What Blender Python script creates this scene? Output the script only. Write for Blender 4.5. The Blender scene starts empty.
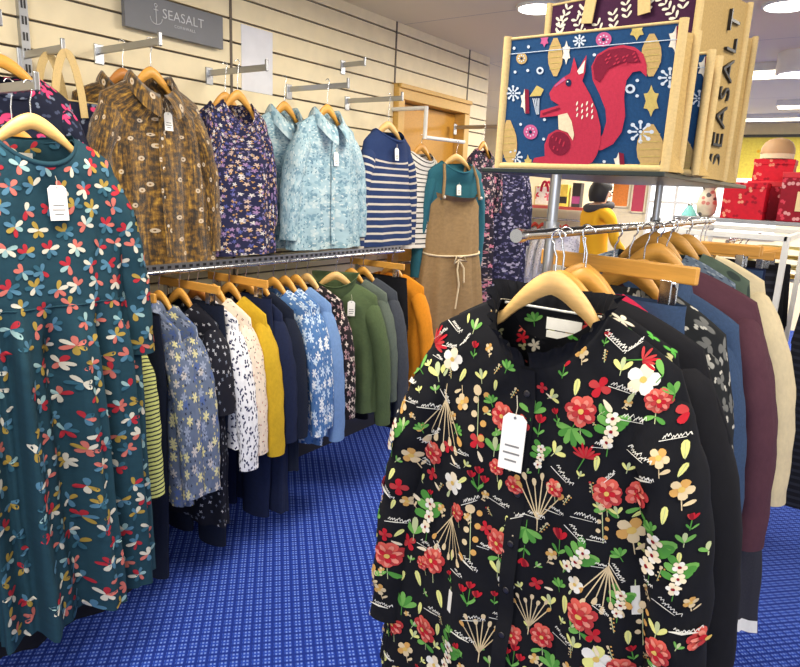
import bpy, bmesh, math, random
from mathutils import Vector, Matrix, noise
from mathutils.bvhtree import BVHTree
from mathutils.geometry import tessellate_polygon

PI = math.pi
scene = bpy.context.scene
COL = scene.collection
sin, cos = math.sin, math.cos

def lin(c):
    r = []
    for v in c[:3]:
        v /= 255.0
        r.append(v / 12.92 if v <= .04045 else ((v + .055) / 1.055) ** 2.4)
    return (*r, 1.0)

def lerp(a, b, t): return a + (b - a) * t
def clamp(x, a=0., b=1.): return max(a, min(b, x))
def smooth(t): t = clamp(t); return t * t * (3 - 2 * t)

# ------------------------------------------------------------------ materials
class NT:
    def __init__(self, name):
        self.m = bpy.data.materials.new(name); self.m.use_nodes = True
        self.t = self.m.node_tree; self.n = self.t.nodes; self.l = self.t.links
        self.b = self.n['Principled BSDF']
    def node(self, typ, **kw):
        n = self.n.new(typ)
        for k, v in kw.items(): setattr(n, k, v)
        return n
    def put(self, sock, v):
        if hasattr(v, 'is_output') or isinstance(v, bpy.types.NodeSocket): self.l.new(v, sock)
        else: sock.default_value = v
    def math(self, op, a, b=None, c=None, cl=False):
        n = self.node('ShaderNodeMath', operation=op, use_clamp=cl)
        self.put(n.inputs[0], a)
        if b is not None: self.put(n.inputs[1], b)
        if c is not None: self.put(n.inputs[2], c)
        return n.outputs[0]
    def mix(self, f, a, b, typ='MIX'):
        n = self.node('ShaderNodeMixRGB', blend_type=typ)
        self.put(n.inputs[0], f); self.put(n.inputs[1], a); self.put(n.inputs[2], b)
        return n.outputs[0]
    def ramp(self, f, stops, interp='LINEAR'):
        n = self.node('ShaderNodeValToRGB'); r = n.color_ramp; r.interpolation = interp
        while len(r.elements) < len(stops): r.elements.new(.5)
        for e, (p, c) in zip(r.elements, stops): e.position = p; e.color = c
        self.put(n.inputs[0], f); return n.outputs[0]
    def uv(self): return self.node('ShaderNodeUVMap').outputs[0]
    def obj(self): return self.node('ShaderNodeTexCoord').outputs['Object']
    def noise(self, vec, scale, detail=3, rough=.5):
        n = self.node('ShaderNodeTexNoise'); n.inputs['Scale'].default_value = scale
        n.inputs['Detail'].default_value = detail; n.inputs['Roughness'].default_value = rough
        self.put(n.inputs['Vector'], vec); return n.outputs[0]
    def mapping(self, vec, sc=(1, 1, 1), rot=(0, 0, 0)):
        n = self.node('ShaderNodeMapping'); n.inputs['Scale'].default_value = sc
        n.inputs['Rotation'].default_value = rot; self.put(n.inputs['Vector'], vec); return n.outputs[0]
    def bump(self, h, strength=.3, dist=.002):
        n = self.node('ShaderNodeBump'); n.inputs['Strength'].default_value = strength
        n.inputs['Distance'].default_value = dist; self.put(n.inputs['Height'], h)
        self.l.new(n.outputs[0], self.b.inputs['Normal'])
    def fin(self, color=None, rough=.8, metal=0., spec=None, sheen=0.):
        if color is not None: self.put(self.b.inputs['Base Color'], color)
        self.b.inputs['Roughness'].default_value = rough; self.b.inputs['Metallic'].default_value = metal
        if spec is not None: self.b.inputs['Specular IOR Level'].default_value = spec
        if sheen: self.b.inputs['Sheen Weight'].default_value = sheen
        return self.m

def plain(name, c, rough=.6, metal=0., spec=None):
    t = NT(name); v = t.obj()
    col = t.mix(t.noise(v, 14, 3), lin([x * .94 for x in c]), lin([min(255, x * 1.04) for x in c]))
    return t.fin(col, rough, metal, spec)

def fabric(name, c, var=.14, scale=60, rough=.9, knit=0, spec=.2):
    t = NT(name); u = t.uv()
    n = t.noise(u, scale, 4, .65)
    col = t.mix(n, lin([x * (1 - var) for x in c]), lin([min(255, x * (1 + var)) for x in c]))
    if knit:
        w = t.node('ShaderNodeTexWave', wave_type='BANDS', bands_direction='X'); w.inputs['Scale'].default_value = knit
        t.put(w.inputs['Vector'], u); t.bump(t.math('ADD', w.outputs[1], n), .35, .0015)
    else:
        t.bump(t.noise(u, 900, 2), .15, .0006)
    return t.fin(col, rough, 0, spec)

def printed(name, base, layers, rough=.85, var=.12):
    """woven print: each layer is (cells per metre, radius, petals, colours, density)"""
    t = NT(name); u = t.uv()
    n = t.noise(u, 40, 3)
    col = t.mix(n, lin([x * (1 - var) for x in base]), lin([min(255, x * (1 + var)) for x in base]))
    for i, (sc, R, pet, cols, dens) in enumerate(layers):
        vn = t.node('ShaderNodeVectorMath', operation='ADD'); t.put(vn.inputs[0], u); vn.inputs[1].default_value = (i * 3.37, i * 1.71, 0)
        vo = t.node('ShaderNodeTexVoronoi', voronoi_dimensions='2D', feature='F1')
        vo.inputs['Scale'].default_value = sc; vo.inputs['Randomness'].default_value = .8
        t.put(vo.inputs['Vector'], vn.outputs[0])
        d = t.node('ShaderNodeVectorMath', operation='SUBTRACT'); t.put(d.inputs[0], vn.outputs[0]); t.put(d.inputs[1], vo.outputs['Position'])
        sx = t.node('ShaderNodeSeparateXYZ'); t.put(sx.inputs[0], d.outputs[0])
        sc2 = t.node('ShaderNodeSeparateColor'); t.put(sc2.inputs[0], vo.outputs['Color'])
        r = vo.outputs['Distance']
        if pet:
            a = t.math('ARCTAN2', sx.outputs[1], sx.outputs[0])
            a = t.math('MULTIPLY_ADD', a, pet / 2., t.math('MULTIPLY', sc2.outputs[1], 6.28))
            lim = t.math('MULTIPLY_ADD', t.math('ABSOLUTE', t.math('COSINE', a)), R * .75, R * .25)
        else:
            lim = t.math('MULTIPLY_ADD', sc2.outputs[1], R * .4, R * .7)
        msk = t.math('MULTIPLY', t.math('SUBTRACT', lim, r), 14., cl=True)
        msk = t.math('MULTIPLY', msk, t.math('LESS_THAN', sc2.outputs[2], dens))
        k = len(cols)
        cc = lin(cols[0]) if k == 1 else t.ramp(sc2.outputs[0], [(j / k, lin(c)) for j, c in enumerate(cols)], 'CONSTANT')
        col = t.mix(msk, col, cc)
    t.bump(t.noise(u, 900, 2), .12, .0006)
    return t.fin(col, rough, 0, .2)

def striped(name, a, b, per, duty, lo=None, rough=.9, wob=0.):
    """bands along the garment's height; above lo (metres below the neck) plain a"""
    t = NT(name); u = t.uv(); sx = t.node('ShaderNodeSeparateXYZ'); t.put(sx.inputs[0], u)
    v = sx.outputs[1]
    if wob: v = t.math('MULTIPLY_ADD', t.noise(u, 30, 2), wob, v)
    fr = t.math('FRACT', t.math('DIVIDE', t.math('ADD', v, 5.), per))
    m = t.math('LESS_THAN', fr, duty)
    if lo is not None: m = t.math('MULTIPLY', m, t.math('LESS_THAN', sx.outputs[1], lo))
    n = t.noise(u, 60, 3)
    ca = t.mix(n, lin([x * .88 for x in a]), lin(a)); cb = t.mix(n, lin([x * .9 for x in b]), lin(b))
    t.bump(t.noise(u, 700, 2), .15, .0006)
    return t.fin(t.mix(m, ca, cb), rough, 0, .2)

def wood(name, c, rough=.42):
    t = NT(name); v = t.mapping(t.obj(), (6, 60, 60))
    n = t.noise(v, 2.2, 4, .6)
    return t.fin(t.mix(n, lin([x * .84 for x in c]), lin([min(255, x * 1.06) for x in c])), rough)

def glow(name, c, s):
    t = NT(name); t.b.inputs['Emission Color'].default_value = lin(c); t.b.inputs['Emission Strength'].default_value = s
    t.fin(lin(c), .5); return t.m

# ------------------------------------------------------------------ mesh helpers
class MB:
    def __init__(s): s.v = []; s.f = []; s.mi = []; s.uv = []
    def add(s, verts, faces, mi=0, uvs=None):
        o = len(s.v); s.v += [tuple(p) for p in verts]
        s.uv += uvs if uvs else [(p[0], p[2]) for p in verts]
        for f in faces: s.f.append([i + o for i in f]); s.mi.append(mi)
    def box(s, c, d, mi=0, M=None):
        x, y, z = [k / 2 for k in d]
        vs = [Vector((sx * x, sy * y, sz * z)) for sx in (-1, 1) for sy in (-1, 1) for sz in (-1, 1)]
        if M: vs = [M @ p for p in vs]
        vs = [p + Vector(c) for p in vs]
        s.add(vs, [(0, 1, 3, 2), (4, 6, 7, 5), (0, 4, 5, 1), (2, 3, 7, 6), (0, 2, 6, 4), (1, 5, 7, 3)], mi)
    def tube(s, pts, r, n=10, mi=0, cap=True, rs=None):
        pts = [Vector(p) for p in pts]; rings = []
        up = None
        for i, p in enumerate(pts):
            t = (pts[min(i + 1, len(pts) - 1)] - pts[max(i - 1, 0)]).normalized()
            if up is None:
                up = Vector((0, 0, 1)) if abs(t.z) < .9 else Vector((0, 1, 0))
            a = t.cross(up).normalized(); b = a.cross(t).normalized(); up = b
            rr = rs[i] if rs else r
            rings.append([p + a * rr * cos(2 * PI * k / n) + b * rr * sin(2 * PI * k / n) for k in range(n)])
        vs = [p for ring in rings for p in ring]; fs = []
        for i in range(len(rings) - 1):
            for k in range(n):
                fs.append((i * n + k, i * n + (k + 1) % n, (i + 1) * n + (k + 1) % n, (i + 1) * n + k))
        if cap:
            N = len(vs); vs += rings[0] + rings[-1]
            fs.append(tuple(range(N, N + n))[::-1]); fs.append(tuple(range(N + n, N + 2 * n)))
        s.add(vs, fs, mi)
    def lathe(s, prof, c, n=20, mi=0):
        vs = []; fs = []
        for r, z in prof:
            for k in range(n): vs.append((c[0] + r * cos(2 * PI * k / n), c[1] + r * sin(2 * PI * k / n), c[2] + z))
        for i in range(len(prof) - 1):
            for k in range(n): fs.append((i * n + k, i * n + (k + 1) % n, (i + 1) * n + (k + 1) % n, (i + 1) * n + k))
        N = len(vs); vs += vs[:n] + vs[(len(prof) - 1) * n:len(prof) * n]
        fs.append(tuple(range(N, N + n))[::-1]); fs.append(tuple(range(N + n, N + 2 * n)))
        s.add(vs, fs, mi)
    def grid(s, P, nu, nv, closed, mi=0, UV=None):
        """P(i,j) with i round and j along"""
        vs = []; uvs = []; m = nu if closed else nu + 1
        # duplicate seam so that the pattern coordinates stay continuous
        m = nu + 1
        for j in range(nv + 1):
            for i in range(m):
                vs.append(P(i % nu if closed else i, j)); uvs.append(UV(i, j) if UV else (i / nu, j / nv))
        fs = [(j * m + i, j * m + i + 1, (j + 1) * m + i + 1, (j + 1) * m + i) for j in range(nv) for i in range(nu)]
        s.add(vs, fs, mi, uvs)
    def poly(s, pts, mi=0):
        """flat polygon given as 3-D points, tessellated"""
        tri = tessellate_polygon([[Vector(p) for p in pts]])
        s.add(pts, [t for t in tri], mi)
    def build(s, name, mats, parent=None, smooth=True, loc=None, weld=0, bevel=0):
        me = bpy.data.meshes.new(name); me.from_pydata(s.v, [], s.f)
        if not isinstance(mats, (list, tuple)): mats = [mats]
        for m in mats: me.materials.append(m)
        me.polygons.foreach_set('material_index', s.mi)
        ul = me.uv_layers.new(name='UVMap')
        flat = []
        for l in me.loops: flat += [s.uv[l.vertex_index][0], s.uv[l.vertex_index][1]]
        ul.data.foreach_set('uv', flat)
        if smooth: me.polygons.foreach_set('use_smooth', [True] * len(me.polygons))
        if weld:
            bm = bmesh.new(); bm.from_mesh(me); bmesh.ops.remove_doubles(bm, verts=bm.verts, dist=weld); bm.to_mesh(me); bm.free()
        me.update()
        o = bpy.data.objects.new(name, me); COL.objects.link(o)
        if bevel:
            b = o.modifiers.new('bevel', 'BEVEL'); b.width = bevel; b.segments = 2; b.limit_method = 'ANGLE'
        if parent is not None: o.parent = parent
        if loc is not None: o.location = loc
        return o

def tag(o, label, cat, group=None, kind=None):
    if label: o['label'] = label
    if cat: o['category'] = cat
    if group: o['group'] = group
    if kind: o['kind'] = kind
    return o

def thing(name, label, cat, loc, rz=0., group=None):
    o = bpy.data.objects.new(name, None); COL.objects.link(o); o.empty_display_size = .05
    o.location = loc; o.rotation_euler = (0, 0, rz)
    return tag(o, label, cat, group)

def struct(o): o['kind'] = 'structure'; return o

def text_mesh(txt, size, shear=0., spacing=1., depth=.0006, offset=0.):
    cu = bpy.data.curves.new('lettering', 'FONT'); cu.body = txt; cu.size = size; cu.align_x = 'CENTER'; cu.align_y = 'CENTER'
    cu.extrude = depth; cu.space_character = spacing; cu.shear = shear; cu.offset = offset; cu.resolution_u = 3
    o = bpy.data.objects.new('lettering', cu); COL.objects.link(o)
    bpy.context.view_layer.update()
    me = bpy.data.meshes.new_from_object(o.evaluated_get(bpy.context.evaluated_depsgraph_get()))
    bpy.data.objects.remove(o); bpy.data.curves.remove(cu)
    return me

def lettering(name, txt, size, mat, parent, M, label=None, **kw):
    me = text_mesh(txt, size, **kw); me.name = name; me.materials.clear(); me.materials.append(mat); me.transform(M)
    o = bpy.data.objects.new(name, me); COL.objects.link(o); o.parent = parent
    if label: o['label'] = label
    return o

# ------------------------------------------------------------------ shared materials
M_CHROME = NT('chrome').fin(lin((205, 207, 210)), .22, 1.)
M_STEEL = NT('brushed_steel').fin(lin((170, 172, 176)), .36, 1.)
M_WHITE_METAL = plain('white_painted_metal', (226, 224, 216), .4)
M_WOOD = wood('pale_beech', (236, 190, 118)); M_WOOD2 = wood('honey_beech', (226, 164, 72)); M_WOOD3 = wood('dark_honey_beech', (196, 128, 58))
M_CARD = plain('white_card', (240, 238, 232), .7); M_INK = plain('grey_ink', (120, 120, 120), .8)
M_LABEL = fabric('white_label_ribbon', (232, 230, 222), .04)
M_BUTTON = plain('pearl_button', (214, 205, 190), .3); M_DARKBUTTON = plain('dark_button', (40, 38, 40), .35)
M_CORD = plain('cotton_cord', (225, 215, 190), .9)
M_JUTE = fabric('jute', (184, 154, 98), .16, 220, knit=150); M_JUTE2 = fabric('jute_trim', (198, 172, 120), .12, 200)
M_BLACKPLASTIC = plain('black_plastic', (30, 30, 32), .4)

# ------------------------------------------------------------------ garments
class Body:
    """garment trunk, neck point at the origin, front towards -y"""
    def __init__(s, L, sw=.20, bw=.24, hw=.26, d0=.04, d1=.05, drop=.05, nw=.08, nd=.07, fold=(.003, .012), k=7, seed=0,
                 waist=None, chest=.20, ww=None, ex=.8, crumple=.004):
        s.__dict__.update(locals()); s.zc = -chest
        s.ph = seed * 1.7
    def prof(s, z):
        """half width and depth below the chest line"""
        t = clamp((z - s.zc) / (-s.L - s.zc))
        if s.waist is not None:
            tw = clamp((z - s.zc) / (-s.waist - s.zc)); w0 = s.ww or s.bw
            w = lerp(s.bw, w0, smooth(tw)) if z > -s.waist else lerp(w0, s.hw, clamp((-s.waist - z) / (s.L - s.waist)) ** .8)
        else: w = lerp(s.bw, s.hw, t)
        return w, lerp(s.d0, s.d1, t)
    def foldamp(s, z):
        t = clamp(-z / s.L)
        if s.waist is not None:
            if z > -s.waist: return s.fold[0]
            return lerp(s.fold[0] * 2, s.fold[1], smooth((-s.waist - z) / .15))
        return lerp(s.fold[0], s.fold[1], t ** 1.3)
    def S(s, th, v):
        """v in 0..1 is the yoke (neck to chest), beyond 1 metres below the chest + 1"""
        c, n = cos(th), sin(th)
        if v <= 1:
            if v < .5:
                t = v / .5; w = lerp(s.nw, s.sw, t); d = lerp(s.nw * .75, s.d0, t); zs = -s.drop * (t ** 1.25)
            else:
                t = (v - .5) / .5; w = lerp(s.sw, s.bw, t); d = s.d0; zs = lerp(-s.drop, s.zc, t)
            nd = s.nd if n < 0 else .012
            zf = lerp(-nd, s.zc, v)
            f = abs(n) ** 1.2
            z = lerp(zs, zf, f); e = lerp(1., s.ex, clamp(v * 1.5))
        else:
            z = s.zc - (v - 1); w, d = s.prof(z); e = s.ex
        x = w * math.copysign(abs(c) ** e, c); y = d * math.copysign(abs(n) ** e, n)
        a = s.foldamp(z)
        q = s.k * th + s.ph + 1.1 * noise.noise((s.seed * 3.1, z * 2.2, 0))
        rip = a * (sin(q) + .45 * sin(2.3 * q + 1 + s.seed))
        nz = noise.noise((x * 9 + s.seed * 7, y * 9, z * 6)) * s.crumple + noise.noise((x * 22, s.seed * 5, z * 14 + y * 20)) * s.crumple * .5
        amp = (rip + nz) * clamp(v * 2.)
        g = clamp(abs(x) / max(w, .01)) ** 3
        x += c * amp * .5 ; y += n * amp * (1 - .4 * g)
        return Vector((x, y, z))
    def mesh(s, nu, nv, ny=10):
        vmax = 1 + (s.L + s.zc)
        def vv(j): return j / ny if j <= ny else 1 + (vmax - 1) * (j - ny) / nv
        sc = 4 * s.bw
        m = MB()
        m.grid(lambda i, j: s.S(2 * PI * i / nu - PI / 2 + 1e-5 + PI, vv(j)), nu, ny + nv, True, 0,
               lambda i, j: (sc * i / nu, -(s.chest * vv(j) if j <= ny else s.chest + vv(j) - 1)))
        return m

class Sleeve:
    def __init__(s, side, sw, drop, L, r0=.075, r1=.05, spread=.05, fwd=.0, seed=0, flat=.62, wr=.004, puff=0.):
        s.__dict__.update(locals())
        x0 = sw - .052; z0 = -drop - r0 * .52
        s.cp = [Vector((side * x0, 0, z0)), Vector((side * (sw + spread * .75), -fwd * .2, z0 - L * .20)),
                Vector((side * (sw + spread * .95), -fwd * .7, z0 - L * .62)), Vector((side * (sw + spread), -fwd, z0 - L))]
    def C(s, t):
        a, b, c, d = s.cp; u = 1 - t
        return a * u ** 3 + b * 3 * u * u * t + c * 3 * u * t * t + d * t ** 3
    def S(s, ph, t):
        p = s.C(t); T = (s.C(min(1, t + .02)) - s.C(max(0, t - .02))).normalized()
        B = Vector((0, 1, 0)); N = B.cross(T).normalized()
        r = lerp(s.r0, s.r1, t) + s.puff * sin(PI * clamp((t - .5) / .5)) * .6
        n1 = noise.noise((cos(ph) * 1.3 + s.seed * 5 + s.side, sin(ph) * 1.3, t * s.L * 9))
        r += s.wr * (n1 * 1.3 + .5 * sin(t * s.L * 70 + 3 * sin(ph) + s.seed)) * smooth(t * 4)
        r *= math.sqrt(max(0., 1 - (1 - clamp(t / .13)) ** 2)) if t < .13 else 1
        rx = r * (s.flat if t > .15 else lerp(.8, s.flat, t / .15))
        return p + N * rx * cos(ph) + B * r * lerp(.45, .8, smooth(t / .28)) * sin(ph)
    def mesh(s, nu=20, nv=22):
        m = MB()
        m.grid(lambda i, j: s.S(2 * PI * i / nu, j / nv), nu, nv, True, 0, lambda i, j: (2 * PI * s.r0 * i / nu + 1.3, -.06 - s.L * j / nv))
        return m

def hanger_bar(nw, sw, drop, d0, hump=.05, thick=.012):
    """shaped wooden bar: a hump in the neck opening, arms running inside the shoulders"""
    m = MB(); n = 40; vs = []; fs = []; half = sw - .036; k0 = nw * .92
    for i in range(n + 1):
        x = lerp(-half, half, i / n); a = abs(x)
        if a < k0: top = lerp(hump, -.012, (a / k0) ** 1.7)
        else: top = -.014 - (drop + .012) * ((a - k0) / (half - k0)) ** 1.15
        bot = top - lerp(.050, .022, clamp((a / k0) ** 1.2)) + .012 * max(0, 1 - a / k0 * 2.2)
        yb = -min(.010, d0 * .25) * clamp((a - k0) / (half - k0)) ** 2 if a > k0 else 0
        for y in (-thick / 2, thick / 2): vs += [(x, y + yb, bot), (x, y + yb, top - .003)]
        vs += [(x, yb, top)]
    for i in range(n):
        a, b = i * 5, i * 5 + 5
        fs += [(a, b, b + 1, a + 1), (a + 1, b + 1, b + 4, a + 4), (a + 4, b + 4, b + 3, a + 3), (a + 3, b + 3, b + 2, a + 2), (a + 2, b + 2, b, a)]
    fs += [(0, 1, 4, 3, 2), tuple(n * 5 + k for k in (2, 3, 4, 1, 0))]
    m.add(vs, fs); return m

def hook_mesh(hk, z0=.04, r=.0115, flip=1):
    m = MB(); pts = [(0, 0, z0 - .01), (0, 0, lerp(z0, hk, .45)), (flip * .006, 0, hk - r - .006)]
    for k in range(11):
        a = math.radians(-62 + 232 * k / 10); pts.append((flip * r * cos(a), 0, hk - .0015 + r * sin(a)))
    m.tube(pts, .0017, 8); return m

def hanger(label, loc, rz, hk, mat=None, group=None, B=None, flip=1, name='wooden_hanger', hump=.05):
    t = thing(name, label, 'hanger', (loc[0], loc[1], loc[2] - .05), rz, group)
    hanger_bar(B.nw, B.sw, B.drop, B.d0, hump).build('hanger_bar', mat or M_WOOD2, t, True, (0, 0, .05))
    hook_mesh(hk, hump - .005, flip=flip).build('hook', M_CHROME, t, True, (0, 0, .05))
    return t

def flat_clip_hanger(label, loc, rz, hk, half=.17, mat=None, group=None):
    """straight wooden bar with two steel clips, loc is the waistband centre"""
    t = thing('clip_hanger', label, 'hanger', loc, rz, group)
    m = MB(); m.box((0, 0, .055), (2 * half, .012, .032)); m.build('hanger_bar', mat or M_WOOD2, t, False, bevel=.003)
    hook_mesh(hk, .07).build('hook', M_CHROME, t)
    for s in (-1, 1):
        c = MB(); c.box((s * half * .7, -.012, .018), (.022, .004, .05)); c.box((s * half * .7, .012, .018), (.022, .004, .05))
        c.tube([(s * half * .7 - .014, -.0, .036), (s * half * .7 + .014, 0, .036)], .006)
        c.build('clip', M_CHROME, t, False, bevel=.001)
    return t

def tag_part(parent, x, z, y, w=.035, h=.062, rot=0., L=0.):
    """white card swing tag hanging on a cord at (x, y, z)"""
    m = MB(); e = .008
    pts = [(-w / 2, -h), (w / 2, -h), (w / 2, -e), (w / 2 - e, 0), (-w / 2 + e, 0), (-w / 2, -e)]
    f = [Vector((a, -.0006, b)) for a, b in pts]; b_ = [Vector((a, .0006, b)) for a, b in pts]; n = 6
    m.add(f + b_, [tuple(range(n)), tuple(range(n, 2 * n))[::-1]] + [(i, i + n, (i + 1) % n + n, (i + 1) % n) for i in range(n)])
    for k, ww in enumerate((.6, .7, .5)):
        zz = -h * (.55 + .13 * k)
        m.add([(-w * ww / 2, -.0009, zz), (w * ww / 2, -.0009, zz), (w * ww / 2, -.0009, zz - .003), (-w * ww / 2, -.0009, zz - .003)], [(0, 1, 2, 3)], 1)
    m.lathe([(.0025, -.0009), (.0025, .0009)], (0, 0, 0), 10, 2)
    o = m.build('swing_tag', [M_CARD, M_INK, M_STEEL], parent, False)
    for v in o.data.vertices[-40:]: v.co = Vector((v.co.x, v.co.z * 1.0, v.co.y - .006))
    o.location = (x, y, z + L); o.rotation_euler = (math.radians(-4), rot, math.radians(4))
    o['label'] = 'white card price tag'
    c = MB(); c.tube([(0, 0, -.004), (.002, -.001, .012), (-.002, .001, .03)], .0007, 5); c.build('cord', M_CORD, o)
    return o

def garment(name, label, cat, loc, rz, mat, L=.70, body=None, sleeves=None, collar=None, hk=.11, hang=None, hang_label=None,
            hang_mat=None, tagpos=None, group=None, seed=0, res=(48, 30), buttons=None, decal=None, neck_label=True, label_size=(.042, .018),
            waistseam=False, hem=None, hem_mat=None, cuff=None, binding=None, flip=1, half=.20, hump=.05, hang_group=None, sleeve_mat=None, placket=None):
    B = Body(L, seed=seed, **(body or {}))
    T = thing(name, label, cat, (loc[0], loc[1], loc[2] - L), rz, group)
    mats = [mat]; bm = B.mesh(*res); parts = {'body': bm}; sl = []
    if sleeves:
        k = dict(sleeves); SL = k.pop('L')
        for sd in (-1, 1):
            s = Sleeve(sd, B.sw, B.drop, SL, seed=seed, **k); sl.append(s)
    smeshes = [s.mesh() if not decal else s.mesh(36, 50) for s in sl]
    if decal:
        mats = [mat] + decal['mats']; apply_decals(decal, bm, smeshes, B)
    bo = bm.build('body', mats, T, True, (0, 0, L))
    for s, sm in zip(sl, smeshes):
        so = sm.build('sleeve', mats if not sleeve_mat else [sleeve_mat] + mats[1:], T, True, (0, 0, L))
        if cuff:
            cm = MB(); w = cuff[0]
            t0 = 1 - w / s.L
            cm.grid(lambda i, j: s.S(2 * PI * i / 20, lerp(t0, 1.01, j / 3)) + (s.S(2 * PI * i / 20, .97) - s.C(.97)).normalized() * .0035, 20, 3, True, 0,
                    lambda i, j: (i * .012, .9 + j * .01))
            cm.build('cuff', cuff[1] or mat, so)
    def front(z):          # front surface at the centre line for a height z
        f = lambda v: B.S(-PI / 2, v)
        lo, hi = 0., 1 + L
        for _ in range(30):
            mid = (lo + hi) / 2
            if f(mid).z > z: lo = mid
            else: hi = mid
        return f(lo)
    N = lambda th: B.S(th, 0)
    if collar:
        ck = collar.get('kind'); cmt = collar.get('mat', mat); m = MB()
        if ck == 'shirt':
            hh, lf = collar.get('h', .028), collar.get('leaf', .055); n = 40
            def P(i, j):
                a = lerp(-PI / 2 + .10, 1.5 * PI - .10, i / n); p = N(a); o = Vector((cos(a), sin(a) * 1.0, 0))
                fr = clamp(-sin(a)) ** 2
                if j <= 2: return p + o * (.002 + .002 * j) + Vector((0, 0, hh * j / 2 * (1 - .35 * fr)))
                t = (j - 2) / 4; ln = lf * (1 + .45 * fr ** 2)
                sp = .02 + .022 * fr
                side = Vector((math.copysign(1, cos(a)) * .018 * fr * t, 0, 0))
                return p + o * (.006 + sp * sin(t * PI / 2)) + side + Vector((0, 0, hh * (1 - .35 * fr) + .004 * sin(t * PI) - ln * t))
            m.grid(P, n, 6, False, 0, lambda i, j: (i * .012, .2 + j * .012))
        elif ck == 'frill':
            n = 160; hh = collar.get('h', .045)
            def P(i, j):
                a = lerp(-PI / 2 + .04, 1.5 * PI - .04, i / n); p = N(a); o = Vector((cos(a), sin(a), 0)); t = j / 6
                return p + o * (.004 + .012 * t * t + .006 * t * sin(i * 1.15) + .003 * t * sin(i * .41)) + Vector((0, 0, hh * t * (1 - .15 * clamp(-sin(a)))))
            m.grid(P, n, 6, False, 0, lambda i, j: (i * .004, .2 + j * .01))
        elif ck == 'cowl':
            n = 40; hh = collar.get('h', .07)
            def P(i, j):
                a = 2 * PI * i / n; p = N(a); o = Vector((cos(a), sin(a), 0)); t = j / 8
                return p + o * (.012 * sin(t * PI) + .02 * smooth((t - .5) * 2)) + Vector((0, 0, hh * sin(t * PI * .62) - .01))
            m.grid(P, n, 8, True, 0, lambda i, j: (i * .012, .2 + j * .01))
        elif ck == 'band':
            n = 44; hh = collar.get('h', .02)
            def P(i, j):
                a = 2 * PI * i / n; p = N(a); o = Vector((cos(a), sin(a), 0)); t = j / 4
                return p + o * (.0045 * sin(t * PI)) + Vector((0, 0, hh * (t - .6)))
            m.grid(P, n, 4, True, 0, lambda i, j: (i * .012, .2 + j * .006))
        co = m.build('collar', cmt, T, True, (0, 0, L))
        if collar.get('label'): co['label'] = collar['label']
    if binding:
        m = MB(); pts = [N(lerp(.06 * PI, .94 * PI, i / 24)) + Vector((0, -.004, -.004)) for i in range(25)]
        m.tube(pts, .0022, 6); m.build('neck_binding', binding, T, True, (0, 0, L))
    if neck_label:
        p = B.S(PI / 2, .2 if label_size[0] < .05 else .12); m = MB(); lw, lh = label_size
        m.box((0, p.y - .0075, p.z - .004), (lw, .0015, lh)); m.box((0, p.y - .0075, p.z - .004 - lh * .9), (lw * .95, .0013, lh * .6)); m.box((0, p.y - .0075, p.z - .004 - lh * 1.6), (lw * .33, .0012, lh * .8))
        m.build('neck_label', M_LABEL, T, False, (0, 0, L))
    if placket is not None:
        z0 = -B.nd - .004; m = MB(); n = 30; w = .014
        row = []
        for i in range(n + 1):
            z = lerp(z0, max(-L + .01, -placket), i / n); p = front(z)
            row += [p + Vector((-w, -.0035, 0)), p + Vector((w, -.0045, 0))]
        m.add(row, [(2 * i, 2 * i + 1, 2 * i + 3, 2 * i + 2) for i in range(n)], 0, [(p.x + .4, p.z) for p in row]); m.build('placket', mat, T, True, (0, 0, L))
    if buttons:
        bmat, zs = buttons
        for z in zs:
            p = front(z); m = MB(); m.lathe([(.002, 0), (.0052, .0004), (.0056, .0014), (.0042, .0022), (.0015, .0018)], (0, 0, 0), 12)
            b = m.build('button', bmat, T, True, (p.x, p.y - .004, L + p.z)); b.rotation_euler = (PI / 2, 0, 0)
    if waistseam:
        m = MB(); v = 1 + B.waist - B.chest
        m.tube([B.S(2 * PI * i / 60, v) * 1.004 for i in range(61)], .0025, 5, cap=False); m.build('waist_seam', mat, T, True, (0, 0, L))
    if hem:
        m = MB(); vm = 1 + L + B.zc; n = 48
        m.grid(lambda i, j: B.S(2 * PI * i / n, vm - hem * (1 - j / 2)) * 1.0 + Vector((cos(2 * PI * i / n), sin(2 * PI * i / n), 0)) * .003, n, 2, True, 0, lambda i, j: (i * .02, j * .01 + .8))
        m.build('hem_band', hem_mat or mat, T, True, (0, 0, L))
    if tagpos:
        x, z = tagpos[:2]; p = None
        # lay the card on the cloth in front of (x, z)
        tri = BVHTree.FromPolygons([Vector(v) for v in bm.v], bm.f)
        h = tri.ray_cast(Vector((x, -1, z)), Vector((0, 1, 0)))
        h2 = tri.ray_cast(Vector((x, -1, z - .055)), Vector((0, 1, 0)))
        y = min(h[0].y if h[0] else -.05, h2[0].y if h2[0] else -.05) - .008
        tag_part(T, x, z, y, *(tagpos[2:] if len(tagpos) > 2 else ()), L=L)
    if hang_label:
        hanger(hang_label, loc, rz, hk, hang_mat, hang_group, B, flip, hump=hump)
    return T

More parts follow.
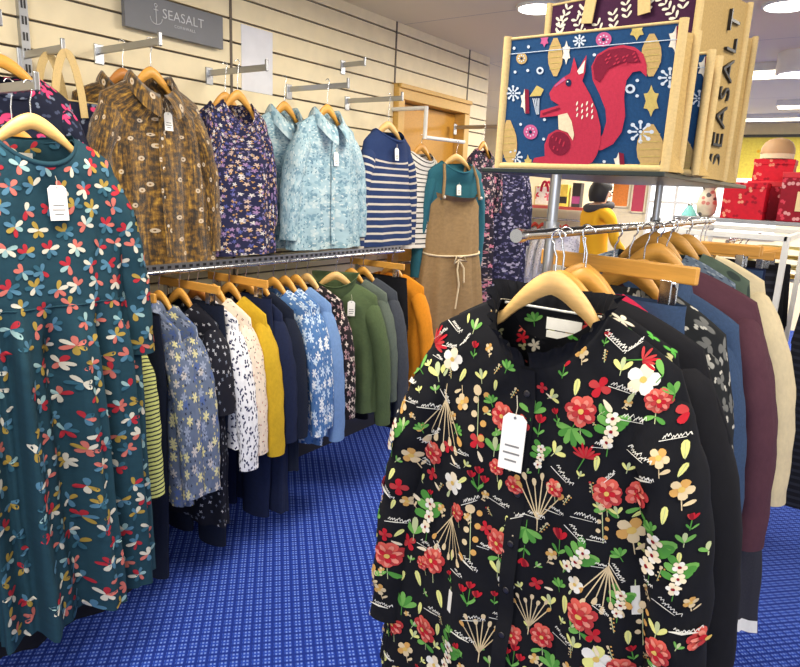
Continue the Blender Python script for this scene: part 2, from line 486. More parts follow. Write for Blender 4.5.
# ------------------------------------------------------------------ printed motifs laid on the cloth
def ell(cx, cy, a, l, w, n=11):
    """petal: starts at (cx, cy), runs l along angle a, widest near its tip"""
    pts = []
    for k in range(n):
        q = 2 * PI * k / n; u = .5 - .5 * cos(q); v = sin(q) * w / 2 * (.55 + .6 * u)
        pts.append((cx + u * l * cos(a) - v * sin(a), cy + u * l * sin(a) + v * cos(a)))
    return pts
def disc(cx, cy, r, n=10): return [(cx + r * cos(2 * PI * k / n), cy + r * sin(2 * PI * k / n)) for k in range(n)]
def stroke(x0, y0, x1, y1, w):
    dx, dy = x1 - x0, y1 - y0; d = math.hypot(dx, dy) or 1; nx, ny = -dy / d * w / 2, dx / d * w / 2
    return [(x0 + nx, y0 + ny), (x1 + nx * .7, y1 + ny * .7), (x1 - nx * .7, y1 - ny * .7), (x0 - nx, y0 - ny)]

def apply_decals(D, body, sleeves, B):
    """project every motif along the garment's front onto its cloth; each joins the mesh it lands on"""
    tgt = [body] + sleeves; bv = [BVHTree.FromPolygons([Vector(v) for v in m.v], m.f) for m in tgt]
    def hit(x, z, only=None):
        best = None
        for k, t in enumerate(bv):
            if only is not None and k != only: continue
            h = t.ray_cast(Vector((x, -1, z)), Vector((0, 1, 0)))
            if h[0] is not None and (best is None or h[0].y < best[0].y): best = (h[0], h[1], k)
        return best
    for (x, z, rot, polys) in D['items']:
        c0 = hit(x, z)
        if not c0: continue
        ca, sa = cos(rot), sin(rot)
        for lay, (pts, mi) in enumerate(polys):
            P = [(x + a * ca - b * sa, z + a * sa + b * ca) for a, b in pts]
            mx = sum(p[0] for p in P) / len(P); mz = sum(p[1] for p in P) / len(P)
            h0 = hit(mx, mz)
            if not h0: continue
            k = h0[2]; off = .0012 + .00035 * lay; H = []
            for a, b in P + [(mx, mz)]:
                h = hit(a, b, k)
                if not h or abs(h[0].y - h0[0].y) > .03: H = None; break
                nn = h[1] if h[1].y < 0 else -h[1]
                H.append(h[0] + nn * off)
            if not H: continue
            n = len(P); tgt[k].add(H, [(i, (i + 1) % n, n) for i in range(n)], mi)

# ------------------------------------------------------------------ camera
CAM_R = ((0.806, 0.167, -0.568), (0.590, -0.155, 0.792), (0.044, -0.974, -0.224))
cam = bpy.data.cameras.new('camera'); cam_o = bpy.data.objects.new('camera', cam); COL.objects.link(cam_o)
_r = Vector([q[0] for q in CAM_R]).normalized(); _f = Vector([q[2] for q in CAM_R]); _f = (_f - _r * _f.dot(_r)).normalized(); _u = _r.cross(_f)
cam_o.matrix_world = Matrix(((_r.x, _u.x, -_f.x, 0), (_r.y, _u.y, -_f.y, 0), (_r.z, _u.z, -_f.z, 1.5), (0, 0, 0, 1)))
cam.sensor_width = 36; cam.lens = 28.8; cam.clip_start = .02; cam.clip_end = 60
scene.camera = cam_o

# ------------------------------------------------------------------ setting
XW, ZC = -2.4, 2.42
def carpet():
    t = NT('blue_patterned_carpet'); v = t.mapping(t.obj(), (1, 1, 1), (0, 0, PI / 4 - .03))
    sx = t.node('ShaderNodeSeparateXYZ'); t.put(sx.inputs[0], v)
    def cell(s, per, w):
        f = t.math('FRACT', t.math('DIVIDE', t.math('ADD', s, 40.), per))
        return t.math('MULTIPLY', t.math('SUBTRACT', w, t.math('ABSOLUTE', t.math('SUBTRACT', f, .5))), 9., cl=True)
    big = t.math('MULTIPLY', cell(sx.outputs[0], .034, .40), cell(sx.outputs[1], .034, .42))
    sm = t.math('MULTIPLY', cell(sx.outputs[0], .017, .34), cell(sx.outputs[1], .0113, .33))
    m = t.math('MULTIPLY', big, sm)
    n = t.noise(t.obj(), 320, 3, .7); n2 = t.noise(t.obj(), 1.6, 2)
    c = t.mix(t.math('MULTIPLY', big, .75), lin((26, 44, 122)), lin((44, 76, 180)))
    c = t.mix(m, c, lin((124, 152, 232)))
    c = t.mix(t.math('MULTIPLY', n, .5), c, lin((38, 64, 160)))
    t.bump(t.math('ADD', n, m), .5, .004)
    return t.fin(c, .95, 0, .1)
m = MB(); m.box((-2, 4, -.05), (13, 15, .1)); struct(m.build('floor', carpet(), None, False))

def ceiling_mat():
    t = NT('suspended_ceiling'); sx = t.node('ShaderNodeSeparateXYZ'); t.put(sx.inputs[0], t.obj())
    g = None
    for k, per in ((0, 1.2), (1, 1.2)):
        f = t.math('FRACT', t.math('DIVIDE', t.math('ADD', sx.outputs[k], 24.35 if k else 24.1), per))
        l = t.math('LESS_THAN', f, .006); g = l if g is None else t.math('MAXIMUM', g, l)
    n = t.noise(t.obj(), 3, 2)
    c = t.mix(n, lin((240, 226, 186)), lin((246, 232, 194)))
    return t.fin(t.mix(t.math('MULTIPLY', g, .6), c, lin((150, 142, 134))), .9)
m = MB(); m.box((-2, 4, ZC + .05), (13, 15, .1)); struct(m.build('ceiling', ceiling_mat(), None, False))

M_SLAT = plain('cream_slatwall', (242, 227, 190), .55); M_GROOVE = plain('slatwall_groove', (92, 84, 76), .8)
P_ = .0935; Z0 = 2.364
def slats(m, y0, y1, z0, z1):
    m.box((XW - .03, (y0 + y1) / 2, (z0 + z1) / 2), (.03, y1 - y0, z1 - z0), 1)
    k0 = math.floor((Z0 - z1) / P_)
    for k in range(k0, 40):
        b, tp = Z0 - P_ * (k + 1) + .0045, Z0 - P_ * k - .0045
        b, tp = max(b, z0), min(tp, z1)
        if tp - b > .004: m.box((XW - .0075, (y0 + y1) / 2, (b + tp) / 2), (.015, y1 - y0, tp - b), 0)
m = MB()
for a, b in ((-1.6, -.42), (-.42, .78), (.78, 1.98), (1.98, 3.18)): slats(m, a + .003, b - .003, 0, ZC)
slats(m, 3.183, 4.01, 2.09, ZC); slats(m, 4.014, 4.30, 0, ZC)
m.box((XW - .10, 1.35, ZC / 2), (.11, 5.9, ZC), 1)  # masonry behind the panels ...
m.v = m.v[:-8]; m.f = m.f[:-6]; m.mi = m.mi[:-6]; m.uv = m.uv[:-8]
for y0, y1, z0 in ((-1.6, 3.18, 0), (3.18, 4.012, 2.09), (4.012, 4.30, 0)): m.box((XW - .095, (y0 + y1) / 2, (z0 + ZC) / 2), (.10, y1 - y0, ZC - z0), 0)
struct(m.build('wall_left', [M_SLAT, M_GROOVE], None, False))
for i, y in enumerate((.78, 1.98, 3.18, 4.012)):
    m = MB(); z0 = 2.09 if 3.1 < y < 3.2 else 0
    m.box((XW + .001, y, (z0 + ZC) / 2), (.005, .012, ZC - z0)); struct(m.build('trim_%d' % (i + 1), plain('bronze_joint_strip', (96, 84, 72), .5), None, False))
M_DOOR = wood('oak_door', (216, 158, 62)); M_FRAME = wood('oak_frame', (222, 176, 92))
m = MB(); m.box((XW - .07, 3.60, 1.0), (.045, .70, 1.99)); d = struct(m.build('door_1', M_DOOR, None, False, bevel=.003))
m = MB()
for y in (3.215, 3.98): m.box((XW - .03, y, 1.0), (.13, .065, 2.0))
m.box((XW - .03, 3.597, 2.045), (.13, .83, .085)); m.box((XW + .035, 3.597, 2.075), (.03, .83, .025))
struct(m.build('trim_5', M_FRAME, None, False, bevel=.004))
m = MB(); m.tube([(XW - .045, 3.36, 1.02), (XW - .0, 3.36, 1.02), (XW - .0, 3.47, 1.02)], .009); m.build('door_handle', M_STEEL, d)

# far walls
M_CREAM = plain('cream_paint', (238, 224, 190), .8); M_YEL = printed('yellow_display_paper', (246, 214, 92), [(5, .13, 0, [(255, 244, 190), (236, 180, 40)], .8), (9, .05, 0, [(210, 160, 40)], .6)])
m = MB(); m.box((-2, 9.05, ZC / 2), (13, .1, ZC)); struct(m.build('wall_back', M_CREAM, None, False))
m = MB(); m.box((-5.4, 6.6, ZC / 2), (.1, 4.9, ZC)); struct(m.build('wall_recess', M_CREAM, None, False))
m = MB(); m.box((-3.93, 4.25, ZC / 2), (2.85, .1, ZC)); struct(m.build('wall_return', M_CREAM, None, False))
m = MB(); m.box((XW + .012, .79, .19), (.024, 4.76, .38)); struct(m.build('dark_strip_left', plain('dark_navy_strip', (30, 32, 44), .6), None, False))  # dark strip along the wall foot behind the lower rail

# ------------------------------------------------------------------ black floral blouse
G_RACK, G_WALL, G_ARMS = 'wooden hangers on the chrome rack', 'wooden hangers on the wall rail', 'wooden hangers on the wall brackets'
MOT = "redsp,-204,-95,-30,53|leaf5,-226,-134,60,40|wrose,-153,-110,0,35|leafp,-180,-134,20,36|leafg,-120,-46,0,27|tulip,-109,-83,0,31|spray,-153,-221,180,82|scr,-228,-163,0,18|scr,-216,-193,0,18|scr,-183,-195,0,22|berry,-85,-195,0,86|tan,-120,-176,180,38|tan,-242,-209,-150,41|tan,-79,-74,0,20|peony,-40,-178,0,40|lily,24,-176,0,39|leaf5,9,-149,0,39|peony,89,-135,0,40|leaf5,76,-176,160,47|lily,54,-78,0,31|reds,23,-115,0,16|leafp,44,-124,-60,25|leafy,77,-102,0,22|wrose,162,-78,0,38|leaf5,190,-60,-30,37|leaf5,203,-84,0,28|peony,186,-103,0,32|scr,137,-92,-10,27|leafp,131,-62,0,27|tan,73,-53,0,24|redsp,154,-53,-60,35|wgreen,133,-156,0,57|wgreen,-250,-266,0,64|scr,160,-133,0,29|scr,177,-178,-20,32|tan,-214,-296,10,41|coral,-177,-285,0,40|trio,-72,-293,0,52|wrose,-125,-324,0,36|leafy,-248,-341,-20,23|reds,-233,-363,0,30|coral,-285,-380,0,31|leaf5,-289,-435,0,36|wgreen,-177,-410,0,75|leafg,-205,-441,0,50|spray,-123,-427,180,69|berry,-78,-400,0,82|peony,-251,-508,0,51|coral,-156,-487,0,45|peony,-25,-395,0,41|lily,23,-400,180,41|leaf5,23,-362,180,44|spray,39,-293,0,65|leafp,-21,-440,0,35|wrose,-5,-465,0,28|trio,-65,-500,0,50|tan,-279,-552,0,36|tan,-260,-582,0,32|leaf5,-219,-598,0,51|leafy,-134,-555,20,30|wstick,-108,-544,0,37|spray,41,-497,0,51|reds,45,-443,30,20|peony,141,-248,0,40|peony,182,-241,0,36|leafy,225,-250,0,23|wgreen,218,-315,0,71|tan,178,-300,0,52|tulip,77,-355,0,55|wgreen,110,-369,-30,61|spray,156,-400,180,63|wgreen,179,-416,0,47|wstick,198,-407,10,40|peony,128,-453,0,42|peony,244,-455,0,36|peony,192,-521,0,35|yrose,159,-516,0,39|leafp,238,-424,0,30|wgreen,253,-334,0,50|coral,292,-423,0,29|tan,272,-366,0,20|leafg,253,-277,0,23|scr,112,-295,0,25|scr,134,-325,0,16|scr,142,-365,0,13|scr,212,-359,0,18|scr,247,-377,-20,24|scr,102,-510,0,33|scr,-105,-255,0,18|scr,-117,-284,0,14|scr,-236,-431,0,27|scr,33,-322,0,20|scr,-258,-615,0,28|scr,-94,-476,0,18|peony,-165,-635,0,46|trio,22,-585,0,49|wgreen,-96,-645,0,68|spray,-39,-574,0,61|tan,-208,-702,0,40|leaf5,85,-573,0,41|peony,63,-535,0,37|wrose,-137,-699,0,35|coral,-236,-658,0,40|lily,-62,-671,0,41|scr,-13,-531,0,21|scr,-145,-582,0,23|leafp,122,-506,0,29|berry,211,-445,0,61|leafg,-49,-230,0,37|leafy,121,-208,0,21|berry,-10,-246,0,67|lily,100,-30,0,21|wgreen,32,-225,0,42|tan,205,-175,0,35|redsp,104,-204,0,37|leaf5,-125,0,0,27|scr,116,-34,-35,44|tan,238,-212,0,37|lily,257,-252,0,26|coral,62,-268,0,26|scr,66,-302,0,19|berry,139,-302,0,53"
PAL = dict(coral=(206, 92, 80), coral2=(172, 54, 56), red=(178, 28, 42), red2=(126, 16, 32), cream=(222, 208, 180), green=(74, 136, 58), green2=(106, 162, 78),
           sage=(176, 186, 140), beige=(206, 186, 148), tan=(196, 150, 84), white=(218, 216, 208), blush=(216, 132, 116), yellow=(206, 172, 92), lime=(214, 214, 130))
PK = list(PAL); PI_ = {k: i + 1 for i, k in enumerate(PK)}
PAL_M = [plain('print_' + k, PAL[k], .85, 0, .2) for k in PK]
RB = random.Random(5)
def motif(kind, s):
    """printed motif of overall size s (metres): list of (polygon, colour index)"""
    R = []; a = lambda p, c: R.append((p, PI_[c])); h = s / 2
    if kind in ('peony', 'coral'):
        a(stroke(0, -h * .6, h * .2, -h * 1.7, .0016), 'sage')
        if kind == 'peony':
            a(ell(h * .1, -h * 1.2, -.4, h * .9, h * .4), 'green'); a(ell(h * .1, -h * 1.2, 3.6, h * .9, h * .4), 'green2')
        for k in range(7): a(ell(0, 0, k * 2 * PI / 7 + .3, h * (.9 + .2 * RB.random()), h * .85), 'coral' if k % 3 else 'coral2')
        for k in range(7): a(ell(0, 0, k * 2 * PI / 7 + .3, h * .82, h * .35), 'blush')
        for k in range(5): a(ell(0, 0, k * 2 * PI / 5, h * .55, h * .42), 'coral2' if k % 2 else 'red')
        a(disc(0, 0, h * .16), 'yellow')
    elif kind in ('wrose', 'yrose'):
        c = 'cream' if kind == 'wrose' else 'lime'
        for k in range(5): a(ell(0, 0, k * 2 * PI / 5 + .2, h * 1.05, h * .95), c if k % 2 else 'white')
        a(disc(0, 0, h * .22), 'yellow'); a(ell(-h * .3, -h * .8, -2, h * .9, h * .35), 'sage')
    elif kind == 'redsp':
        for k in range(9): a(ell(0, 0, .2 + k * .33, h * (.9 + .25 * (k % 2)), h * .22), 'red' if k % 2 else 'coral2')
        a(stroke(0, 0, -h * .4, -h, .0016), 'green')
    elif kind in ('tulip', 'lily', 'trio'):
        n = 3 if kind == 'trio' else 1
        for q in range(n):
            ox, oy = ((0, h * .35), (-h * .45, 0), (h * .45, -.05 * h))[q] if n == 3 else (0, h * .3)
            a(stroke(ox, oy, 0, -h * .9, .0016), 'green')
            e = h * (.42 if n == 3 else .6)
            for k in (-1, 0, 1, .5): a(ell(ox, oy - e * .3, PI / 2 + k * .6, e * 1.1, e * .5), 'red' if k in (0, -1) else 'red2' if k == .5 else 'coral2')
        a(ell(0, -h * .7, 2.3, h * .6, h * .22), 'green'); a(ell(0, -h * .7, .8, h * .6, h * .22), 'green2')
    elif kind == 'leaf5':
        for k in range(5): a(ell(0, -h * .5, .45 + k * .56, h * 1.1, h * .45), 'green' if k % 2 else 'green2')
        a(stroke(0, -h * .5, 0, -h * 1.1, .0016), 'green')
    elif kind in ('leafp', 'leafg', 'leafy'):
        c = {'leafp': 'lime', 'leafg': 'green2', 'leafy': 'lime'}[kind]
        if kind == 'leafy': a(ell(0, -h, PI / 2, h * 2, h * .8), c); a(stroke(0, -h, 0, h * .8, .001), 'sage')
        else:
            for k in (-1, 0, 1): a(ell(0, -h * .5, PI / 2 + k * .75, h * 1.2, h * .5), c if k else 'sage')
            a(stroke(0, -h * .5, 0, -h, .0014), 'sage')
    elif kind == 'spray':
        for k in range(7):
            an = PI / 2 + (k - 3) * .2; l = h * (1.5 + .3 * (k % 2)); x, y = l * cos(an), -h + l * sin(an)
            a(stroke(0, -h, x, y, .0022), 'beige'); a(ell(x, y, an, h * .38, h * .24), 'tan' if k in (0, 6) else 'beige')
        a(stroke(0, -h, 0, -h * 1.5, .0018), 'beige')
    elif kind == 'berry':
        a(stroke(-h * .1, h, h * .15, -h, .0016), 'sage')
        for k in range(7): a(disc((-1) ** k * h * .2 + h * .05, h * (.9 - .25 * k), h * .12), 'beige' if k % 2 else 'tan')
        a(disc(-h * .1, h, h * .18), 'coral2' if RB.random() < .3 else 'beige')
    elif kind == 'tan':
        a(stroke(0, 0, h * .3, -h * 1.3, .0016), 'beige')
        for k in range(5): a(ell(0, 0, k * 2 * PI / 5, h * .7, h * .6), 'tan' if k % 2 else 'beige')
        a(disc(0, 0, h * .2), 'yellow'); a(ell(h * .25, -h, .6, h * .7, h * .3), 'beige')
    elif kind == 'reds':
        for k in range(4): a(ell(0, 0, k * PI / 2, h, h * .8), 'red' if k % 2 else 'coral2')
        a(ell(h * .8, -h * .8, -.5, h * 1.4, h * .5), 'cream')
    elif kind == 'wgreen':
        for k in range(6): a(ell(0, h * (.5 - .3 * (k // 2)), (.5, PI - .5)[k % 2] + .3 * (k // 2 - 1), h * .75, h * .42), 'green' if k % 3 else 'green2')
        a(stroke(0, 0, 0, -h * 1.2, .0018), 'green')
        for q, (ox, oy) in enumerate(((0, h * .55), (h * .06, 0), (-h * .04, -h * .5))):
            for k in range(5): a(ell(ox, oy, k * 2 * PI / 5 + q, h * .3, h * .26), 'white' if k % 2 else 'cream')
            a(disc(ox, oy, h * .07), 'red2')
    elif kind == 'wstick':
        a([(-h * .25, -h), (h * .25, -h), (h * .25, h), (-h * .25, h)], 'white'); a(stroke(0, h, 0, h * 1.4, .0016), 'sage')
    elif kind == 'scr':
        x = -h; s = min(s, .026); h = s * .7
        while x < h:
            w = s * .13; y = RB.uniform(-.1, .1) * s
            a(stroke(x, y - s * .06, x + w, y + s * .12, .0012), 'white'); a(stroke(x + w, y + s * .12, x + w * 1.3, y - s * .07, .0010), 'white'); x += w * 1.2
        a(stroke(-h, -s * .2, h * .8, -s * .14, .0011), 'white')
    return R
items = []
for e in MOT.split('|'):
    k, x, z, r, s = e.split(','); s = int(s) / 1000. * (1.12 if k != 'scr' else 1.15)
    items.append((int(x) / 1000., int(z) / 1000., math.radians(float(r)), motif(k, s)))
RF = random.Random(8)
for _ in range(1400):
    x, z = RF.uniform(-.33, .33), RF.uniform(-.80, .02)
    if min((x - q[0]) ** 2 + (z - q[1]) ** 2 for q in items) > .030 ** 2:
        k = RF.choice(['leafy', 'scr', 'reds', 'leafp', 'tan', 'leafg', 'coral', 'scr', 'wrose', 'leaf5', 'lily'])
        items.append((x, z, RF.uniform(-.7, .7), motif(k, RF.uniform(.024, .034))))
for _ in range(1500):
    x, z = RF.uniform(-.33, .33), RF.uniform(-.80, .02)
    if min((x - q[0]) ** 2 + (z - q[1]) ** 2 for q in items) > .0225 ** 2:
        k = RF.choice(['leafy', 'scr', 'leafp', 'tan', 'berry', 'scr', 'leafg'])
        items.append((x, z, RF.uniform(-.9, .9), motif(k, RF.uniform(.015, .024))))
BLOUSE_DECAL = dict(mats=PAL_M, items=items)
M_BLACKC = fabric('black_cotton', (17, 18, 23), .25, 40)
XR, ZR = -.43, 1.435
def stand(**k): return k
garment('blouse', 'black blouse with red, coral and cream flower print, frontmost on the chrome rail', 'blouse', (-.388, .95, 1.325), -.03, M_BLACKC, L=.80,
        body=dict(sw=.205, bw=.255, hw=.30, d0=.055, d1=.075, drop=.06, nw=.088, nd=.085, fold=(.003, .014), k=9, crumple=.012), sleeves=dict(L=.55, r0=.085, r1=.062, spread=.058, fwd=.03, wr=.006, flat=.6),
        collar=dict(kind='frill', h=.032), hk=.11, hang='w', hang_label='pale wooden hanger inside the frilled neck of the front floral blouse', hang_mat=M_WOOD,
        tagpos=(-.012, -.165, .040, .092), res=(128, 90), decal=BLOUSE_DECAL, seed=3, placket=.80, buttons=(M_DARKBUTTON, [-.13 - .085 * k for k in range(8)]), binding=M_LABEL, flip=-1, hump=.058, hang_group=G_RACK, label_size=(.062, .020))

# ------------------------------------------------------------------ teal petal dress
TP = dict(red=(164, 42, 54), coral=(186, 104, 94), white=(198, 194, 178), sky=(76, 118, 142), teal=(48, 90, 108), mustard=(158, 134, 62), pale=(140, 172, 172))
TK = list(TP); TP_M = [plain('petal_' + k, TP[k], .85, 0, .2) for k in TK]
RT = random.Random(11); items = []
z = -.03; row = 0
while z > -1.34:
    x = -.42 + (row % 2) * .027
    while x < .44:
        cx, cz = x + RT.uniform(-.009, .009), z + RT.uniform(-.009, .009); polys = []; r0 = RT.uniform(0, 6.28)
        warm = RT.choice(['red', 'coral', 'red', 'mustard']); n = 6
        for k in range(n):
            c = warm if k in (0, 1) and RT.random() < .85 else RT.choice(['white', 'white', 'sky', 'teal', 'sky', 'pale', 'teal', 'mustard', 'coral'])
            if RT.random() < .14: continue
            polys.append((ell(0, 0, r0 + k * PI / 3, 0.0235 * RT.uniform(.85, 1.12), .0125), TK.index(c) + 1))
        items.append((cx, cz, 0, polys)); x += .056
    z -= .049; row += 1
M_TEAL = fabric('teal_jersey', (30, 60, 72), .12, 50)
garment('dress', 'long teal dress printed with multicoloured petal flowers at the left edge', 'dress', (-1.70, .788, 1.585), PI / 2 - .04, M_TEAL, L=1.305,
        body=dict(sw=.185, bw=.235, hw=.228, ww=.205, d0=.06, d1=.095, drop=.05, nw=.095, nd=.07, fold=(.004, .044), k=11, waist=.42, crumple=.004),
        sleeves=dict(L=.50, r0=.078, r1=.06, spread=.06, fwd=.01), collar=dict(kind='band', h=.014), hk=.115, hang_label='wooden hanger in the neck of the teal petal dress', hang_mat=M_WOOD,
        tagpos=(.018, -.12, .046, .085), res=(144, 110), decal=dict(mats=TP_M, items=items), seed=6, waistseam=True, hang_group=G_ARMS)
garment('dress', 'long plain black dress hanging behind the teal petal dress', 'dress', (-1.83, .80, 1.56), PI / 2, fabric('soft_black', (24, 24, 28), .2), L=1.42,
        body=dict(sw=.17, bw=.20, hw=.25, d0=.035, d1=.05, nw=.08, fold=(.003, .015), k=9), hk=.152, hang_label='wooden hanger holding the black dress behind the teal one', hang_group=G_ARMS, seed=7)

# ------------------------------------------------------------------ other prints
F_BROWN = NT('mustard_brown_crushed_velvet')
def _velvet():
    t = F_BROWN; u = t.uv(); st = t.mapping(u, (84, 9, 1)); n = t.noise(st, 1.3, 6, .75); n2 = t.noise(u, 60, 4)
    col = t.ramp(t.math('MULTIPLY_ADD', n2, .42, t.math('MULTIPLY', n, .70)), [(.42, lin((20, 16, 14))), (.52, lin((58, 42, 20))), (.61, lin((124, 88, 24))), (.72, lin((196, 152, 56)))])
    vo = t.node('ShaderNodeTexVoronoi', voronoi_dimensions='2D'); vo.inputs['Scale'].default_value = 15; t.put(vo.inputs['Vector'], u)
    ring = t.math('LESS_THAN', t.math('ABSOLUTE', t.math('SUBTRACT', vo.outputs['Distance'], .08)), .04)
    col = t.mix(t.math('MULTIPLY', ring, .8), col, lin((214, 196, 170)))
    t.bump(n, .9, .005); return t.fin(col, .6, 0, .35, .3)
_velvet(); F_BROWN = F_BROWN.m
F_NAVYFL = printed('navy_print_lilac_and_ochre', (34, 36, 66), [(46, .42, 5, [(150, 120, 160), (196, 170, 150), (84, 88, 150), (206, 200, 196)], .8), (70, .36, 3, [(180, 140, 84), (120, 110, 150)], .6)])
F_PAISLEY = printed('pale_blue_leafy_print', (150, 176, 186), [(26, .5, 3, [(112, 144, 160), (176, 194, 198), (124, 156, 170)], .9), (60, .34, 2, [(92, 124, 142), (194, 206, 206)], .7)])
F_NSTRIPE = striped('navy_with_cream_stripes', (40, 58, 100), (204, 196, 184), .037, .30, -.14)
F_WSTRIPE = striped('white_with_black_stripes', (234, 230, 220), (36, 36, 44), .03, .25)
F_GSTRIPE = striped('lime_with_dark_stripes', (206, 212, 128), (52, 58, 54), .0125, .36, wob=.004)
F_TEALTOP = fabric('teal_jersey_plain', (44, 98, 112), .1); F_PINA = fabric('olive_brown_corduroy', (146, 120, 84), .16, 50, knit=90)
F_DARKFL = printed('dark_navy_pink_floral', (36, 32, 44), [(26, .45, 5, [(196, 120, 140), (150, 96, 110), (206, 180, 176)], .6), (44, .34, 3, [(120, 110, 130), (180, 160, 150)], .6)])
F_DARKPA = printed('ink_blue_paisley', (36, 36, 58), [(40, .45, 3, [(104, 100, 134), (150, 144, 170), (70, 68, 104)], .75), (24, .25, 0, [(160, 156, 180)], .35)])
F_BLUEFL = printed('slate_blue_big_floral', (92, 104, 128), [(24, .48, 6, [(186, 180, 176), (206, 200, 150), (78, 98, 150), (140, 150, 172)], .9), (40, .26, 4, [(200, 190, 120), (40, 46, 60)], .6)])
F_BLACKDOT = printed('black_with_small_sprigs', (26, 27, 36), [(40, .3, 4, [(180, 180, 186), (110, 116, 130)], .5)])
F_HEART = printed('white_with_navy_hearts', (226, 226, 230), [(44, .40, 2, [(34, 40, 78)], .92)])
F_CREAMSP = printed('cream_with_dark_flecks', (222, 206, 186), [(50, .26, 2, [(60, 56, 60), (170, 90, 80)], .7)])
F_YELLOW = fabric('mustard_yellow_knit', (196, 160, 40), .1, knit=130); F_NAVY = fabric('navy_cloth', (24, 32, 58), .2); F_NAVY2 = fabric('dark_navy_denim', (22, 28, 44), .25, 120)
F_BWFL = printed('blue_with_white_daisies', (78, 116, 166), [(22, .48, 6, [(226, 230, 232), (190, 208, 226)], .85), (40, .3, 4, [(40, 84, 150), (214, 222, 226)], .7)])
F_SKY = fabric('sky_blue_knit', (112, 144, 190), .1, knit=130)
F_BLKPINK = printed('black_with_pink_blossom', (30, 26, 30), [(34, .46, 4, [(176, 140, 140), (140, 110, 116), (206, 190, 180)], .8)])
F_GREEN = fabric('moss_green_knit', (80, 96, 64), .1, knit=130); F_GREYGREEN = fabric('grey_green_knit', (92, 102, 92), .12, knit=120)
F_CHAR = fabric('charcoal_wool', (62, 66, 74), .15); F_BLACK = fabric('black_cloth', (22, 22, 26), .2); F_ORANGE = fabric('amber_orange_knit', (216, 136, 34), .08, knit=130)
F_PLUM = fabric('plum_knit', (84, 52, 62), .1, knit=140); F_CREAMK = fabric('cream_knit', (224, 206, 166), .07, knit=100); F_DENIM = fabric('mid_blue_denim', (54, 72, 100), .2, 160)
F_DKDENIM = fabric('charcoal_denim', (48, 48, 56), .3, 260); F_TWEED = printed('blue_grey_tweed', (96, 110, 126), [(90, .4, 0, [(140, 150, 158), (60, 70, 90)], .7)])
F_SAGE = printed('grey_green_camouflage_print', (84, 98, 84), [(24, .45, 0, [(120, 130, 116), (56, 66, 62)], .7)]); F_MONO = printed('black_with_grey_leaves', (34, 36, 38), [(24, .48, 3, [(160, 158, 150), (112, 112, 108)], .85), (40, .3, 2, [(196, 192, 180)], .4)])
F_CRIMSON = fabric('crimson_ribbon', (176, 34, 66), .08); F_DKCHECK = striped('black_with_faint_check', (26, 27, 34), (44, 46, 56), .03, .4)
F_NVPINK = printed('navy_with_pink_outlined_flowers', (30, 34, 52), [(15, .42, 4, [(226, 70, 118)], .8), (28, .34, 2, [(120, 130, 150), (70, 78, 104)], .7)])
F_WHITE = fabric('white_cotton', (232, 230, 226), .05)

# ------------------------------------------------------------------ wall fittings on the left
def wall_arm(y, z, tipx, label, group=None, slope=0.):
    t = thing('hanging_bracket', label, 'bracket', (XW - .0005, y, z), 0, group or 'steel brackets on the slatted wall')
    m = MB(); m.box((.003, 0, -.012), (.006, .036, .07)); m.build('backplate', M_STEEL, t, False, bevel=.002)
    l = tipx - XW; m = MB(); m.box((l / 2, 0, 0), (l, .011, .024)); m.build('bar', M_STEEL, t, False, bevel=.002)
    m = MB(); m.box((l, 0, .008), (.010, .014, .045)); m.build('end_stop', M_STEEL, t, False, bevel=.003)
    return t
ARMZ = 1.935
wall_arm(1.37, ARMZ, -2.02, 'steel wall bracket holding the mustard brown shirt dress')
wall_arm(1.86, ARMZ, -2.04, 'steel wall bracket beside the white paper sheet, above the lilac print top')
wall_arm(2.33, ARMZ, -2.02, 'steel wall bracket holding the pale blue leafy shirts')
wall_arm(2.76, ARMZ, -2.03, 'steel wall bracket holding the navy striped top')
wall_arm(2.72, 2.11, -2.25, 'short empty steel bracket high on the slatted wall right of the paper sheet')
wall_arm(.80, 1.70, -1.685, 'long steel wall bracket holding the teal petal dress')
wall_arm(.90, 1.905, -2.08, 'steel wall bracket above the navy top with pink flowers')
wall_arm(1.10, 1.872, -2.13, 'steel wall bracket holding the jute bag by its handles')
t = thing('slotted_upright', 'chrome slotted upright strip fixed to the wall behind the teal dress', 'shelf upright', (XW + .012, 1.105, .9))
m = MB(); m.box((0, 0, .70), (.022, .028, 1.45))
for k in range(28): m.box((.0115, (-.005, .005)[0], .03 + k * .05), (.002, .006, .026), 1); m.box((.0115, .005, .03 + k * .05), (.002, .006, .026), 1)
m.build('rail', [M_STEEL, M_BLACKPLASTIC], t, False)
# shop sign
t = thing('shop_sign', 'grey rectangular sign with white anchor and lettering on the slatted wall', 'sign', (XW + .02, 1.685, 2.05), PI / 2)
M_SIGN = plain('grey_sign_board', (112, 114, 120), .5); M_SIGNW = plain('pale_sign_lettering', (206, 208, 212), .6)
m = MB(); m.box((0, -.005, .05), (.45, .022, .128)); m.build('board', M_SIGN, t, False, bevel=.001)
MF = Matrix.Rotation(PI / 2, 4, 'X')
lettering('lettering', 'SEASALT', .050, M_SIGNW, t, Matrix.Translation((.03, -.0168, .062)) @ MF, spacing=1.02, offset=-.0005)
lettering('lettering', 'CORNWALL', .015, M_SIGNW, t, Matrix.Translation((.035, -.0168, .027)) @ MF, spacing=1.3)
m = MB(); ax, az = -.095, .052
m.tube([(ax, -.0172, az + .028), (ax, -.0172, az - .034)], .0016, 6); m.tube([(ax - .010, -.0172, az + .018), (ax + .010, -.0172, az + .018)], .0014, 6)
m.tube([(ax + .006 * cos(q * PI / 5), -.0172, az + .034 + .006 * sin(q * PI / 5)) for q in range(11)], .0013, 6)
m.tube([(ax + .026 * cos(PI + PI * q / 12), -.0172, az - .010 + .024 * sin(PI + PI * q / 12)) for q in range(13)], .0016, 6)
